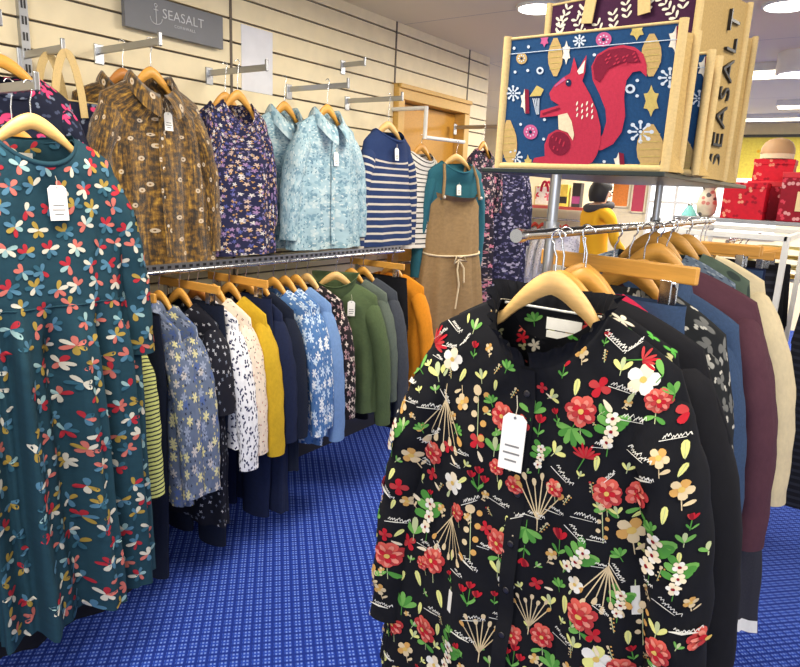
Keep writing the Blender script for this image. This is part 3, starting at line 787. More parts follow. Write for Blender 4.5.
m.build('anchor_emblem', M_SIGNW, t)
o = MB(); o.box((XW + .001, 2.13, 2.03), (.003, .185, .275)); tag(o.build('paper_sheet', plain('white_paper', (232, 233, 240), .8), None, False), 'blank white paper sheet stuck on the slatted wall beside the grey sign', 'paper')

def wall_rail():
    t = thing('wall_rail', 'long chrome hanging rail with slotted bar along the left wall', 'clothes rail', (-2.03, 1.95, 1.10))
    m = MB(); m.box((.04, -.02, .085), (.012, 1.62, .022))
    for k in range(54): m.box((.0465, -.81 + k * .03, .085), (.002, .014, .010), 1)
    m.build('slotted_bar', [M_STEEL, M_BLACKPLASTIC], t, False)
    m = MB(); m.tube([(0, -.85, .06), (0, .88, .06)], .009, 12); m.build('tube', M_CHROME, t)
    for y in (-.80, .02, .79):
        m = MB(); m.box((-.175, y, .068), (.38, .010, .026)); m.build('bracket', M_STEEL, t, False, bevel=.002)
wall_rail()

# ------------------------------------------------------------------ upper row facing the aisle
R90 = PI / 2
def up(name, label, cat, y, x, z, mat, desc, hmat=None, rz=0., **k):
    return garment(name, label, cat, (x, y, z), R90 + rz, mat, hk=ARMZ + .012 - z, hang_group=G_ARMS, hang_label='wooden hanger holding ' + desc, hang_mat=hmat, **k)
shirtb = dict(sw=.185, bw=.215, hw=.235, d0=.045, d1=.06, drop=.055, nw=.072, nd=.065, fold=(.003, .012), k=8, crumple=.007)
for x, y, lab, d, hm in ((-2.10, 1.385, 'mustard and brown velvet shirt dress with small cream flowers, at the front of its arm', 'the front mustard brown velvet shirt dress', M_WOOD2),
                         (-2.23, 1.36, 'second mustard and brown velvet shirt dress, mostly hidden behind the front one', 'the rear mustard brown velvet shirt dress', M_WOOD3)):
    up('shirt_dress', lab, 'dress', y, x, 1.815, F_BROWN, d, hm, L=.635, body=dict(shirtb, fold=(.005, .016), k=11), sleeves=dict(L=.50, r0=.075, r1=.055, spread=.05, wr=.007),
       collar=dict(kind='shirt', h=.03, leaf=.055), tagpos=(.02, -.10, .034, .062) if x > -2.2 else None, buttons=(M_BUTTON, [-.09, -.19, -.29, -.39, -.49]), placket=.6, seed=2 + int(x * 10), res=(72, 40))
for x, y, lab, d in ((-2.12, 1.78, 'navy top printed with small lilac and ochre flowers, tie neck', 'the front navy lilac print top'), (-2.22, 1.80, 'second navy lilac print top tucked behind its twin', 'the rear navy lilac print top')):
    up('blouse', lab, 'blouse', y, x, 1.795, F_NAVYFL, d, None, L=.60, body=dict(shirtb, sw=.145, bw=.165, hw=.185, nd=.09), sleeves=dict(L=.40, r0=.06, r1=.05, spread=.02), collar=dict(kind='band', h=.016), seed=8 + int(x * 20))
for x, y, lab, d in ((-2.09, 2.27, 'pale blue leaf print shirt with collar, the front one of two', 'the front pale blue leaf print shirt'), (-2.22, 2.13, 'pale blue leaf print shirt behind its twin, nearer the paper sheet', 'the rear pale blue leaf print shirt')):
    up('shirt', lab, 'shirt', y, x, 1.80, F_PAISLEY, d, None, L=.60, body=shirtb, sleeves=dict(L=.46, r0=.075, r1=.055, spread=.055, wr=.006), collar=dict(kind='shirt', h=.03, leaf=.06),
       tagpos=(.01, -.16) if x > -2.2 else None, buttons=(M_BUTTON, [-.10, -.19, -.28, -.37, -.46]), placket=.58, seed=12 + int(x * 10), res=(64, 40))
up('top', 'navy jersey top with cream stripes below a plain yoke', 'top', 2.745, -2.10, 1.775, F_NSTRIPE, 'the navy cream striped top', M_WOOD, L=.585, body=dict(shirtb, nw=.10, nd=.05), sleeves=dict(L=.50, r0=.07, r1=.05, spread=.04), collar=dict(kind='band', h=.014), tagpos=(-.01, -.085), seed=21)
# black and white top and pinafore on a white arm in front of the door
t = thing('hanging_bracket', 'white painted stepped bracket standing out in front of the oak door', 'bracket', (XW + .001, 3.17, 1.75))
m = MB(); m.tube([(0.0, 0, .19), (.24, 0, .19)], .012, 8); m.tube([(.24, 0, .20), (.24, 0, .02)], .012, 8); m.tube([(.24, -.0, .03), (.30, .34, .03)], .011, 8); m.build('bar', M_WHITE_METAL, t, False)
garment('top', 'white jersey top with thin black stripes, half hidden in front of the oak door', 'top', (-2.20, 3.20, 1.70), R90, F_WSTRIPE, L=.55, body=dict(shirtb, nw=.09, nd=.05), sleeves=dict(L=.45, r0=.065, r1=.05, spread=.03), hk=.09, hang_label='wooden hanger holding the white black striped top', seed=23)
PY, PX, PZ = 3.40, -2.08, 1.655
T = garment('top', 'teal long sleeved top worn under the brown pinafore', 'top', (PX, PY, PZ), R90 - .35, F_TEALTOP, L=.60, body=dict(shirtb, sw=.205, nw=.105, nd=.06, bw=.215, hw=.18, d0=.035, d1=.04), sleeves=dict(L=.60, r0=.060, r1=.045, spread=.035, fwd=-.03), collar=dict(kind='band', h=.012), hk=.115, hang_label='pale wooden hanger holding the teal top and pinafore', hang_mat=M_WOOD, tagpos=(.0, -.13), seed=25)
t = thing('pinafore', 'olive brown corduroy pinafore dress with tied belt over the teal top', 'dress', (PX, PY, .55), R90 - .35)
B = Body(1.0, sw=.16, bw=.195, hw=.30, ww=.215, d0=.055, d1=.085, drop=.02, nw=.155, nd=.03, waist=.36, chest=.08, fold=(.003, .014), k=9, seed=4); B.nw = .16
L_ = .93; B.L = L_
m = B.mesh(64, 40); o = m.build('skirt_body', F_PINA, t, True, (0, 0, L_))
for s in (-1, 1):
    m = MB(); m.tube([(s * .14, -.075, L_ - .04), (s * .125, -.06, L_ + .08), (s * .11, -.03, L_ + .155), (s * .10, .03, L_ + .15), (s * .12, .07, L_ - .02)], .009, 8); so = m.build('strap', F_PINA, t)
    m = MB(); m.lathe([(.003, 0), (.011, .002), (.003, .004)], (0, 0, 0), 12); b = m.build('button', M_BUTTON, so, True, (s * .14, -.088, L_ - .03)); b.rotation_euler = (R90, 0, 0)
m = MB(); zz = 1 + .36 - .08
m.tube([B.S(PI + PI * k / 30, zz) + Vector((0, -.006, -.02 * abs(sin(PI * k / 30)))) for k in range(31)], .006, 8)
m.tube([(0, -.085, -.40), (-.02, -.10, -.46), (.0, -.10, -.55), (-.02, -.105, -.70)], .006, 8); m.tube([(0, -.085, -.40), (.03, -.10, -.45), (.035, -.105, -.54)], .006, 8)
m.tube([(0, -.09, -.385), (.03, -.10, -.375), (.05, -.10, -.41), (0, -.09, -.40), (-.045, -.10, -.42), (-.03, -.10, -.375), (0, -.09, -.385)], .006, 8)
m.build('belt', plain('cream_belt', (214, 196, 160), .8), t, True, (0, 0, L_))
wall_arm(3.88, ARMZ - .03, -1.98, 'steel wall bracket at the wall end holding the dark floral dress')
garment('dress', 'dark navy dress with pink flowers hanging at the end of the wall', 'dress', (-2.16, 3.86, 1.765), R90, F_DARKFL, L=1.35, body=dict(shirtb, sw=.17, bw=.19, hw=.23, waist=.4, ww=.165, fold=(.004, .02), k=9), sleeves=dict(L=.32, r0=.075, r1=.07, spread=.05), hk=.15, hang_label='wooden hanger holding the dark pink flowered dress', seed=27)
garment('dress', 'ink blue paisley dress just left of the front chrome pole, behind the bags', 'dress', (-2.14, 4.25, 1.70), R90 - .5, F_DARKPA, L=1.30, body=dict(shirtb, sw=.155, bw=.17, hw=.19, fold=(.004, .02), k=9), sleeves=dict(L=.5, r0=.06, r1=.05, spread=.02), hk=.205, hang_label='wooden hanger holding the ink blue paisley dress', seed=29)
# far left
garment('blouse', 'navy top with pink outlined flowers behind the hanger of the teal dress', 'blouse', (-2.10, .90, 1.77), R90, F_NVPINK, L=.58, body=dict(shirtb, nw=.10, sw=.19), sleeves=dict(L=.3, r0=.07, r1=.06, spread=.03), collar=dict(kind='band', h=.02), hk=.147, hang_label='wooden hanger holding the navy pink flowered top', seed=31)

# ------------------------------------------------------------------ lower wall rail
def side(name, label, cat, y, mat, desc, L, x=-2.03, z=1.05, rz=0., hmat=None, **k):
    b = dict(sw=.195, bw=.215, hw=.225, d0=.030, d1=.040, drop=.055, nw=.075, nd=.06, fold=(.004, .015), k=8, crumple=.010); b.update(k.pop('b', {}))
    sl = k.pop('sl', dict(L=.50, r0=.066, r1=.048, spread=.045))
    return garment(name, label, cat, (x, y, z), rz, mat, L=L, body=b, sleeves=sl, hk=1.1615 - z, hang_group=G_WALL, group='garments on the wall rail', hang_label='wooden hanger holding ' + desc, hang_mat=hmat, **k)
side('top', 'lime green top with thin dark stripes, nearest on the wall rail', 'top', 1.14, F_GSTRIPE, 'the lime striped top', .50, rz=-.08, seed=40)
side('shirt', 'slate blue shirt with large yellow and grey flowers, front of two', 'shirt', 1.255, F_BLUEFL, 'the front slate blue flowered shirt', .70, rz=.10, collar=dict(kind='shirt'), sl=dict(L=.56, r0=.07, r1=.052, spread=.05), seed=41, hmat=M_WOOD3)
side('shirt', 'slate blue shirt with large flowers, just behind its twin', 'shirt', 1.335, F_BLUEFL, 'the rear slate blue flowered shirt', .68, rz=.05, sl=dict(L=.56, r0=.07, r1=.052, spread=.05), seed=42)
side('dress', 'black dress with small pale sprigs between flowered and heart print tops', 'dress', 1.42, F_BLACKDOT, 'the black sprigged dress', .85, rz=.08, sl=dict(L=.3, r0=.066, r1=.06, spread=.02), seed=43)
side('blouse', 'white blouse printed with small navy hearts', 'blouse', 1.50, F_HEART, 'the white heart print blouse', .56, rz=.12, seed=44, hmat=M_WOOD3, sl=dict(L=.54, r0=.07, r1=.05, spread=.055))
side('blouse', 'cream blouse with dark flecks behind the heart print blouse', 'blouse', 1.575, F_CREAMSP, 'the cream flecked blouse', .56, rz=.05, seed=45)
side('cardigan', 'mustard yellow cardigan between cream and navy garments', 'cardigan', 1.65, F_YELLOW, 'the mustard yellow cardigan', .55, rz=.08, seed=46, sl=dict(L=.53, r0=.066, r1=.05, spread=.05))
side('dress', 'long plain navy dress behind the yellow cardigan', 'dress', 1.735, F_NAVY, 'the long plain navy dress', .92, rz=.06, seed=47, tagpos=(.09, -.08))
side('tunic', 'dark navy tunic in front of the blue daisy blouse', 'top', 1.80, F_NAVY2, 'the dark navy tunic', .75, rz=.04, seed=48)
side('blouse', 'blue blouse with white daisies, front of two on the rail', 'blouse', 1.885, F_BWFL, 'the front blue daisy blouse', .60, rz=.14, seed=49, sl=dict(L=.52, r0=.07, r1=.052, spread=.055))
side('blouse', 'blue blouse with white daisies, longer one behind its twin', 'blouse', 1.955, F_BWFL, 'the rear blue daisy blouse', .68, rz=.05, seed=50)
side('cardigan', 'sky blue knitted cardigan beside the daisy blouses', 'cardigan', 2.02, F_SKY, 'the sky blue cardigan', .66, rz=.08, seed=51, sl=dict(L=.58, r0=.066, r1=.05, spread=.05))
side('blouse', 'black blouse with pink blossom print beside the green jumper', 'blouse', 2.09, F_BLKPINK, 'the black blossom blouse', .60, rz=.12, seed=52, hmat=M_WOOD)
side('jumper', 'moss green jumper with cowl neck and white tag', 'jumper', 2.235, F_GREEN, 'the moss green jumper', .62, rz=.56, x=-1.985, collar=dict(kind='cowl', h=.06), tagpos=(.085, -.075, .034, .07), hem=.05, seed=53, b=dict(d0=.045, d1=.055, nw=.09), sl=dict(L=.58, r0=.078, r1=.056, spread=.05), cuff=(.05, None), hmat=M_WOOD, res=(64, 34))
side('cardigan', 'grey green cardigan just behind the moss green jumper', 'cardigan', 2.40, F_GREYGREEN, 'the grey green cardigan', .58, rz=.2, seed=54)
side('coat', 'charcoal wool coat between green cardigan and black trousers', 'coat', 2.49, F_CHAR, 'the charcoal coat', .70, rz=.15, seed=55, sl=dict(L=.6, r0=.075, r1=.055, spread=.05))
side('cardigan', 'amber orange cardigan at the far end of the wall rail', 'cardigan', 2.73, F_ORANGE, 'the orange cardigan', .60, rz=.12, seed=56, sl=dict(L=.55, r0=.07, r1=.05, spread=.05))

def trousers(label, loc, rz, mat, L=.95, w=.185, leg=.12, name='trousers', desc=None, hk=.11, zip_=True, hmat=None, half=.17, check=None):
    t = thing(name, label, 'trousers', (loc[0], loc[1], loc[2] - L), rz, 'trousers on clip hangers')
    rs = 26; rise = .26
    def hips(i, j):
        q = 2 * PI * i / rs; tt = j / 6; ww = lerp(w, w + .025, tt); d = lerp(.022, .034, tt)
        return Vector((ww * math.copysign(abs(cos(q)) ** .75, cos(q)), d * sin(q) + .003 * sin(3 * q + tt * 3), -rise * tt))
    m = MB(); m.grid(hips, rs, 6, True, 0, lambda i, j: (i * .016, -j * .043)); m.build('hips', mat, t, True, (0, 0, L))
    m = MB(); m.grid(lambda i, j: hips(i, 0) * 1.0 + Vector((.002 * cos(2 * PI * i / rs), .0035 * sin(2 * PI * i / rs), -.036 * j / 2)), rs, 2, True, 0, lambda i, j: (i * .016, j * .02)); m.build('waistband', mat, t, True, (0, 0, L))
    for s in (-1, 1):
        m = MB()
        def lg(i, j):
            q = 2 * PI * i / 20; tt = j / 18; cx = s * lerp(w * .56, w * .53, tt); ww = lerp(w * .57, leg * .62, tt ** .8)
            a = .004 * noise.noise((q, tt * 6, s + loc[1] * 9))
            return Vector((cx + (ww + a) * math.copysign(abs(cos(q)) ** .8, cos(q)), (lerp(.034, .028, tt) + a) * sin(q), -rise + .02 - (L - rise + .02) * tt))
        m.grid(lg, 20, 18, True, 0, lambda i, j: (i * .016, -.24 - j * .04)); m.build('leg', mat, t, True, (0, 0, L))
    m = MB(); m.lathe([(.003, 0), (.008, .001), (.008, .003), (.003, .004)], (0, 0, 0), 12); b = m.build('button', M_STEEL, t, True, (0, -.027, L - .018)); b.rotation_euler = (R90, 0, 0)
    flat_clip_hanger('flat clip hanger holding ' + (desc or label), loc, rz, hk, mat=hmat, half=half, group='flat clip hangers')
    return t
for y, lab, d, mt, L_ in ((1.20, 'dark navy trousers hanging under the lime striped top', 'the navy trousers nearest the teal dress', F_NAVY2, .98), (1.46, 'dark navy trousers between sprigged dress and heart blouse', 'the navy trousers behind the sprigged dress', F_NAVY2, .97),
                          (1.69, 'navy trousers behind the yellow cardigan', 'the navy trousers behind the yellow cardigan', F_NAVY, .94), (2.60, 'black trousers beside the orange cardigan', 'the black trousers beside the orange cardigan', F_BLACK, .80)):
    trousers(lab, (-2.03, y, 1.05), .05, mt, L_, desc=d, hk=.1115, hmat=M_WOOD2)

# ------------------------------------------------------------------ chrome rack on the right
t = thing('clothes_rack', 'chrome clothes rack with two poles and a dark glass top shelf under the bags', 'clothes rack', (XR, 1.5, 0))
for y in (1.10, 1.78):
    m = MB(); m.tube([(-.035, y - 1.5, .02), (-.035, y - 1.5, 1.532)], .0095, 14); m.lathe([(.014, 0), (.014, .03)], (-.035, y - 1.5, ZR - .015), 14); m.build('pole', M_STEEL, t)
m = MB(); m.tube([(0, -.60, ZR), (0, .85, ZR)], .0085, 14)
m.lathe([(.0105, -.012), (.0115, .0), (.0105, .012)], (0, 0, 0), 14)
for i in range(len(m.v) - 70, len(m.v)):
    x_, y_, z_ = m.v[i]; m.v[i] = (x_, -.60 + z_, ZR + y_)
for y in (1.10, 1.78): m.box((-.018, y - 1.5, ZR), (.04, .012, .012))
m.build('hanging_rail', M_CHROME, t)
M_GLASS = plain('dark_green_glass_edge', (24, 36, 34), .35)
m = MB(); m.box((-.015, -.01, 1.537), (.33, .80, .008)); m.build('shelf', M_GLASS, t, False, bevel=.001)
m = MB(); m.box((-.035, .0, .015), (.06, .80, .03)); m.build('base', M_STEEL, t, False, bevel=.003)
for s in (-.42, .42):
    m = MB(); m.box((-.035, s, .015), (.45, .04, .03)); m.build('foot', M_STEEL, t, False, bevel=.003)

def rk(name, label, cat, y, mat, desc, L, rz=0., hmat=M_WOOD2, z=1.325, hk=None, **k):
    b = dict(sw=.195, bw=.225, hw=.235, d0=.028, d1=.034, drop=.055, nw=.08, nd=.06, fold=(.004, .015), k=8, crumple=.010); b.update(k.pop('b', {}))
    sl = k.pop('sl', dict(L=.54, r0=.066, r1=.05, spread=.055))
    return garment(name, label, cat, (XR + k.pop('dx', 0), y, z), rz, mat, L=L, body=b, sleeves=sl, hk=ZR + .001 - z, hang_group=G_RACK, group='garments on the chrome rack', hang_label='wooden hanger holding ' + desc, hang_mat=hmat, **k)
F_FLOR2 = printed('black_floral_again', (17, 18, 23), [(22, .42, 5, [(232, 104, 88), (244, 232, 206), (206, 34, 48)], .6), (30, .34, 3, [(86, 166, 66), (200, 196, 140), (30, 30, 34)], .7)])
rk('blouse', 'second black blouse with bright flowers directly behind the front one', 'blouse', 1.035, F_FLOR2, 'the second black floral blouse', .74, dx=.02, seed=60, b=dict(hw=.25), flip=-1)
rk('dress', 'long plain black dress behind the two floral blouses', 'dress', 1.115, F_BLACK, 'the long plain black dress', 1.22, dx=.03, seed=61, b=dict(sw=.212, hw=.335, bw=.27, nw=.07, nd=.03, d1=.04, drop=.06), sl=dict(L=.62, r0=.075, r1=.06, spread=.085), flip=-1)
rk('top', 'crimson top showing only a sliver behind the black dress', 'top', 1.185, F_CRIMSON, 'the crimson top', .55, seed=62, b=dict(sw=.17, bw=.18, hw=.18), sl=None, flip=-1)
trousers('mid blue jeans with clip hanger behind the black dress', (XR + .04, 1.235, 1.315), -.22, F_DENIM, .95, w=.15, desc='the mid blue jeans', hk=.121, hmat=M_WOOD2, half=.165)
rk('dress', 'black and grey leaf print dress beside the blue jeans', 'dress', 1.315, F_MONO, 'the black grey leaf print dress', .90, dx=.045, seed=64, b=dict(hw=.24, drop=.07), sl=dict(L=.60, r0=.062, r1=.05, spread=.035))
rk('shirt', 'blue denim shirt between leaf print dress and plum cardigan', 'shirt', 1.385, F_DENIM, 'the blue denim shirt', .80, dx=.055, seed=65, collar=dict(kind='shirt'), b=dict(drop=.06), sl=dict(L=.60, r0=.062, r1=.05, spread=.035))
rk('cardigan', 'plum knitted cardigan on the right of the chrome rack', 'cardigan', 1.475, F_PLUM, 'the plum cardigan', .545, rz=.05, dx=.055, seed=66, z=1.355, b=dict(sw=.21, bw=.255, hw=.285, drop=.055), sl=dict(L=.49, r0=.07, r1=.056, spread=.055))
rk('dress', 'charcoal denim dress with white hem edge showing under the plum cardigan', 'dress', 1.56, F_DKDENIM, 'the charcoal denim dress', .80, dx=.055, seed=67, b=dict(bw=.25, hw=.31), sl=None, hem=.03, hem_mat=F_WHITE)
rk('jacket', 'blue grey tweed jacket behind the plum cardigan', 'jacket', 1.65, F_TWEED, 'the blue grey tweed jacket', .60, dx=.0, seed=68, z=1.37)
rk('jacket', 'grey green mottled jacket between tweed jacket and cream cardigan', 'jacket', 1.74, F_SAGE, 'the grey green mottled jacket', .60, dx=.02, seed=69, z=1.37)
rk('cardigan', 'cream chunky cardigan at the back of the chrome rack', 'cardigan', 1.86, F_CREAMK, 'the cream cardigan', .60, rz=.05, dx=.03, seed=70, b=dict(sw=.2, bw=.24, hw=.29), sl=dict(L=.54, r0=.074, r1=.058, spread=.10), z=1.36)
rk('jacket', 'mid blue denim jacket near the tail of the chrome rail', 'jacket', 2.00, F_DENIM, 'the denim jacket at the rail end', .6, dx=-.03, seed=71)
rk('top', 'navy top at the far end of the chrome rack', 'top', 2.12, F_NAVY, 'the navy top at the rail end', .6, dx=-.02, seed=72)
for k, y in enumerate((2.20, 2.26)):
    trousers(('mid', 'far')[k] + ' blue trousers hanging at the tail end of the chrome rail', (XR, y, 1.30), 0, (F_DENIM, F_NAVY)[k], .95, desc=('the mid', 'the last')[k] + ' blue trousers on the chrome rail', hk=.136)

# ------------------------------------------------------------------ bags
B_BLUE = fabric('petrol_blue_jute_print', (26, 62, 100), .16, 220, knit=150)
ART = dict(red=(168, 44, 66), red2=(112, 22, 46), cream=(206, 192, 162), sand=(174, 146, 94), white=(184, 194, 206), pink=(176, 82, 124), gold=(178, 158, 92), navy=(20, 36, 66), light=(214, 206, 190))
AK = list(ART); AM = {k: fabric('bag_ink_' + k, ART[k], .10, 200, knit=150) for k in AK}
def bag_art():
    L = []
    def uv(x, y):
        xl = 75 - 60 * (y - 95) / 510; xr = 690 - 50 * (y - 65) / 540; u = (x - xl) / (xr - xl)
        yt = 100 - 35 * u; return (u, (605 - y) / (605 - yt))
    def P(pts, c, lay): L.append(([uv(*p) for p in pts], AK.index(c), lay))
    def E(cx, cy, rx, ry, c, lay, n=18, rot=0): P([(cx + rx * cos(2 * PI * k / n) * cos(rot) - ry * sin(2 * PI * k / n) * sin(rot), cy + rx * cos(2 * PI * k / n) * sin(rot) + ry * sin(2 * PI * k / n) * cos(rot)) for k in range(n)], c, lay)
    def flake(cx, cy, r, c, n=8):
        for k in range(n):
            a = 2 * PI * k / n; P([(cx + r * .25 * cos(a) - 3 * sin(a), cy + r * .25 * sin(a) + 3 * cos(a)), (cx + r * .7 * cos(a) - 3 * sin(a), cy + r * .7 * sin(a) + 3 * cos(a)), (cx + r * .7 * cos(a) + 3 * sin(a), cy + r * .7 * sin(a) - 3 * cos(a)), (cx + r * .25 * cos(a) + 3 * sin(a), cy + r * .25 * sin(a) - 3 * cos(a))], c, 1)
            E(cx + r * .82 * cos(a), cy + r * .82 * sin(a), r * .17, r * .17, c, 1, 8)
        E(cx, cy, r * .14, r * .14, c, 1, 8)
    def cone(cx, cy, rx, ry):
        P([(cx + rx * (1 - abs(q) ** 2.2) * s if False else cx + s * rx * max(.25, (1 - abs(q) ** 2.5)), cy + q * ry) for s, qs in ((-1, (-1, -.7, -.35, 0, .35, .7, 1)), (1, (1, .7, .35, 0, -.35, -.7, -1))) for q in qs], 'sand', 1)
        for k in (-2, -1, 0, 1, 2): P([(cx - rx * .75, cy + k * ry * .3), (cx + rx * .75, cy + k * ry * .3 - 3), (cx + rx * .75, cy + k * ry * .3), (cx - rx * .75, cy + k * ry * .3 + 3)], 'gold', 2)
    def holly(cx, cy, w, h, c, half=None):
        pts = [(0, -1), (.22, -.66), (.42, -.50), (.85, -.46), (.72, -.22), (.6, 0), (.72, .22), (.85, .46), (.42, .50), (.22, .66), (0, 1)]; pts += [(-x, y) for x, y in pts[-2:0:-1]]
        P([(cx + a * w, cy + b * h) for a, b in pts], c, 1)
        if half: P([(cx + 1, cy - h), (cx + w * .9, cy - h * .9), (cx + w * .9, cy + h), (cx + 1, cy + h)], half, 2)
    cone(262, 175, 28, 72); cone(593, 180, 32, 76); cone(68, 505, 34, 92); cone(593, 522, 44, 92)
    for c in ((92, 308, 32), (92, 560, 32), (350, 118, 24), (652, 262, 38), (562, 458, 44)): flake(*c, 'white')
    for cx, cy, r, c in ((130, 175, 22, 'sand'), (435, 117, 27, 'pink'), (160, 460, 29, 'pink')):
        E(cx, cy, r, r, c, 1, 20)
        for k in range(8): E(cx + r * .55 * cos(k * PI / 4), cy + r * .55 * sin(k * PI / 4), 3, 3, 'white', 2, 6)
        E(cx, cy, r * .25, r * .25, 'navy', 2, 10)
    for cx, cy, r in ((203, 224, 14), (527, 300, 17)): E(cx, cy, r, r, 'white', 1); E(cx, cy, r * .5, r * .5, 'navy', 2)
    for cx, cy in ((100, 135), (158, 132), (102, 226), (154, 222), (402, 78), (462, 74), (404, 172), (120, 430), (218, 412), (212, 488), (278, 365), (437, 572), (550, 326), (505, 282), (550, 270)): E(cx, cy, 6, 6, 'white', 1, 10)
    holly(545, 88, 26, 38, 'gold'); holly(595, 345, 28, 58, 'gold'); holly(303, 160, 17, 45, 'light'); holly(668, 130, 26, 50, 'light', 'red2'); holly(140, 340, 20, 48, 'light', 'red2'); holly(145, 588, 18, 40, 'gold'); holly(488, 580, 20, 44, 'light', 'red2'); holly(220, 110, 18, 26, 'pink')
    E(395, 600, 28, 12, 'sand', 1)
    P([(160, 322), (190, 280), (218, 296), (205, 320)], 'gold', 1); P([(165, 325), (205, 322), (190, 400)], 'navy', 1)
    for k in range(4): P([(172 + k * 8, 330), (176 + k * 8, 330), (188 + k * 3, 392), (186 + k * 3, 392)], 'white', 2)
    # the squirrel
    P([(400, 530), (430, 528), (470, 505), (500, 460), (512, 400), (508, 330), (515, 270), (535, 240), (560, 236), (580, 258), (580, 215), (568, 175), (540, 150), (500, 140), (455, 148), (415, 172), (395, 215), (400, 265), (425, 320), (445, 375), (448, 420), (435, 468), (410, 500)], 'red', 3)
    P([(333, 178), (347, 228), (378, 172), (374, 235), (364, 268), (392, 320), (415, 380), (428, 440), (427, 500), (412, 548), (395, 576), (370, 588), (250, 585), (165, 580), (172, 563), (215, 555), (216, 510), (233, 470), (265, 452), (300, 452), (320, 440), (300, 392), (275, 398), (202, 404), (205, 378), (278, 358), (262, 347), (247, 338), (240, 312), (262, 280), (290, 256), (320, 238)], 'red', 4)
    P([(273, 396), (308, 388), (324, 420), (332, 470), (326, 492), (308, 462), (274, 450)], 'cream', 5)
    E(275, 505, 42, 46, 'red2', 5); P([(345, 232), (374, 190), (368, 238), (352, 244)], 'light', 5); P([(262, 284), (298, 252), (304, 262), (262, 290)], 'pink', 5)
    E(314, 274, 11, 14, 'navy', 5, 12); E(311, 270, 3, 3, 'light', 6, 6)
    for k in range(12): E(345 + (k % 4) * 18, 352 + (k // 4) * 22 + (k % 2) * 8, 3, 9, 'light', 5, 6, .3)
    P([(415, 180), (455, 156), (505, 150), (545, 165), (560, 205), (500, 205), (455, 225), (425, 275), (408, 262), (402, 215)], 'red2', 5)
    for k in range(16): E(430 + (k * 29 % 120), 170 + (k * 17 % 40), 3, 7, 'red', 6, 6, .8)
    for k in range(12): E(250 + (k * 13 % 50), 480 + (k * 11 % 50), 3, 5, 'red', 6, 6, .5)
    P([(212, 388), (278, 366), (282, 372), (214, 396)], 'red2', 5)
    return L
ARTL = bag_art()
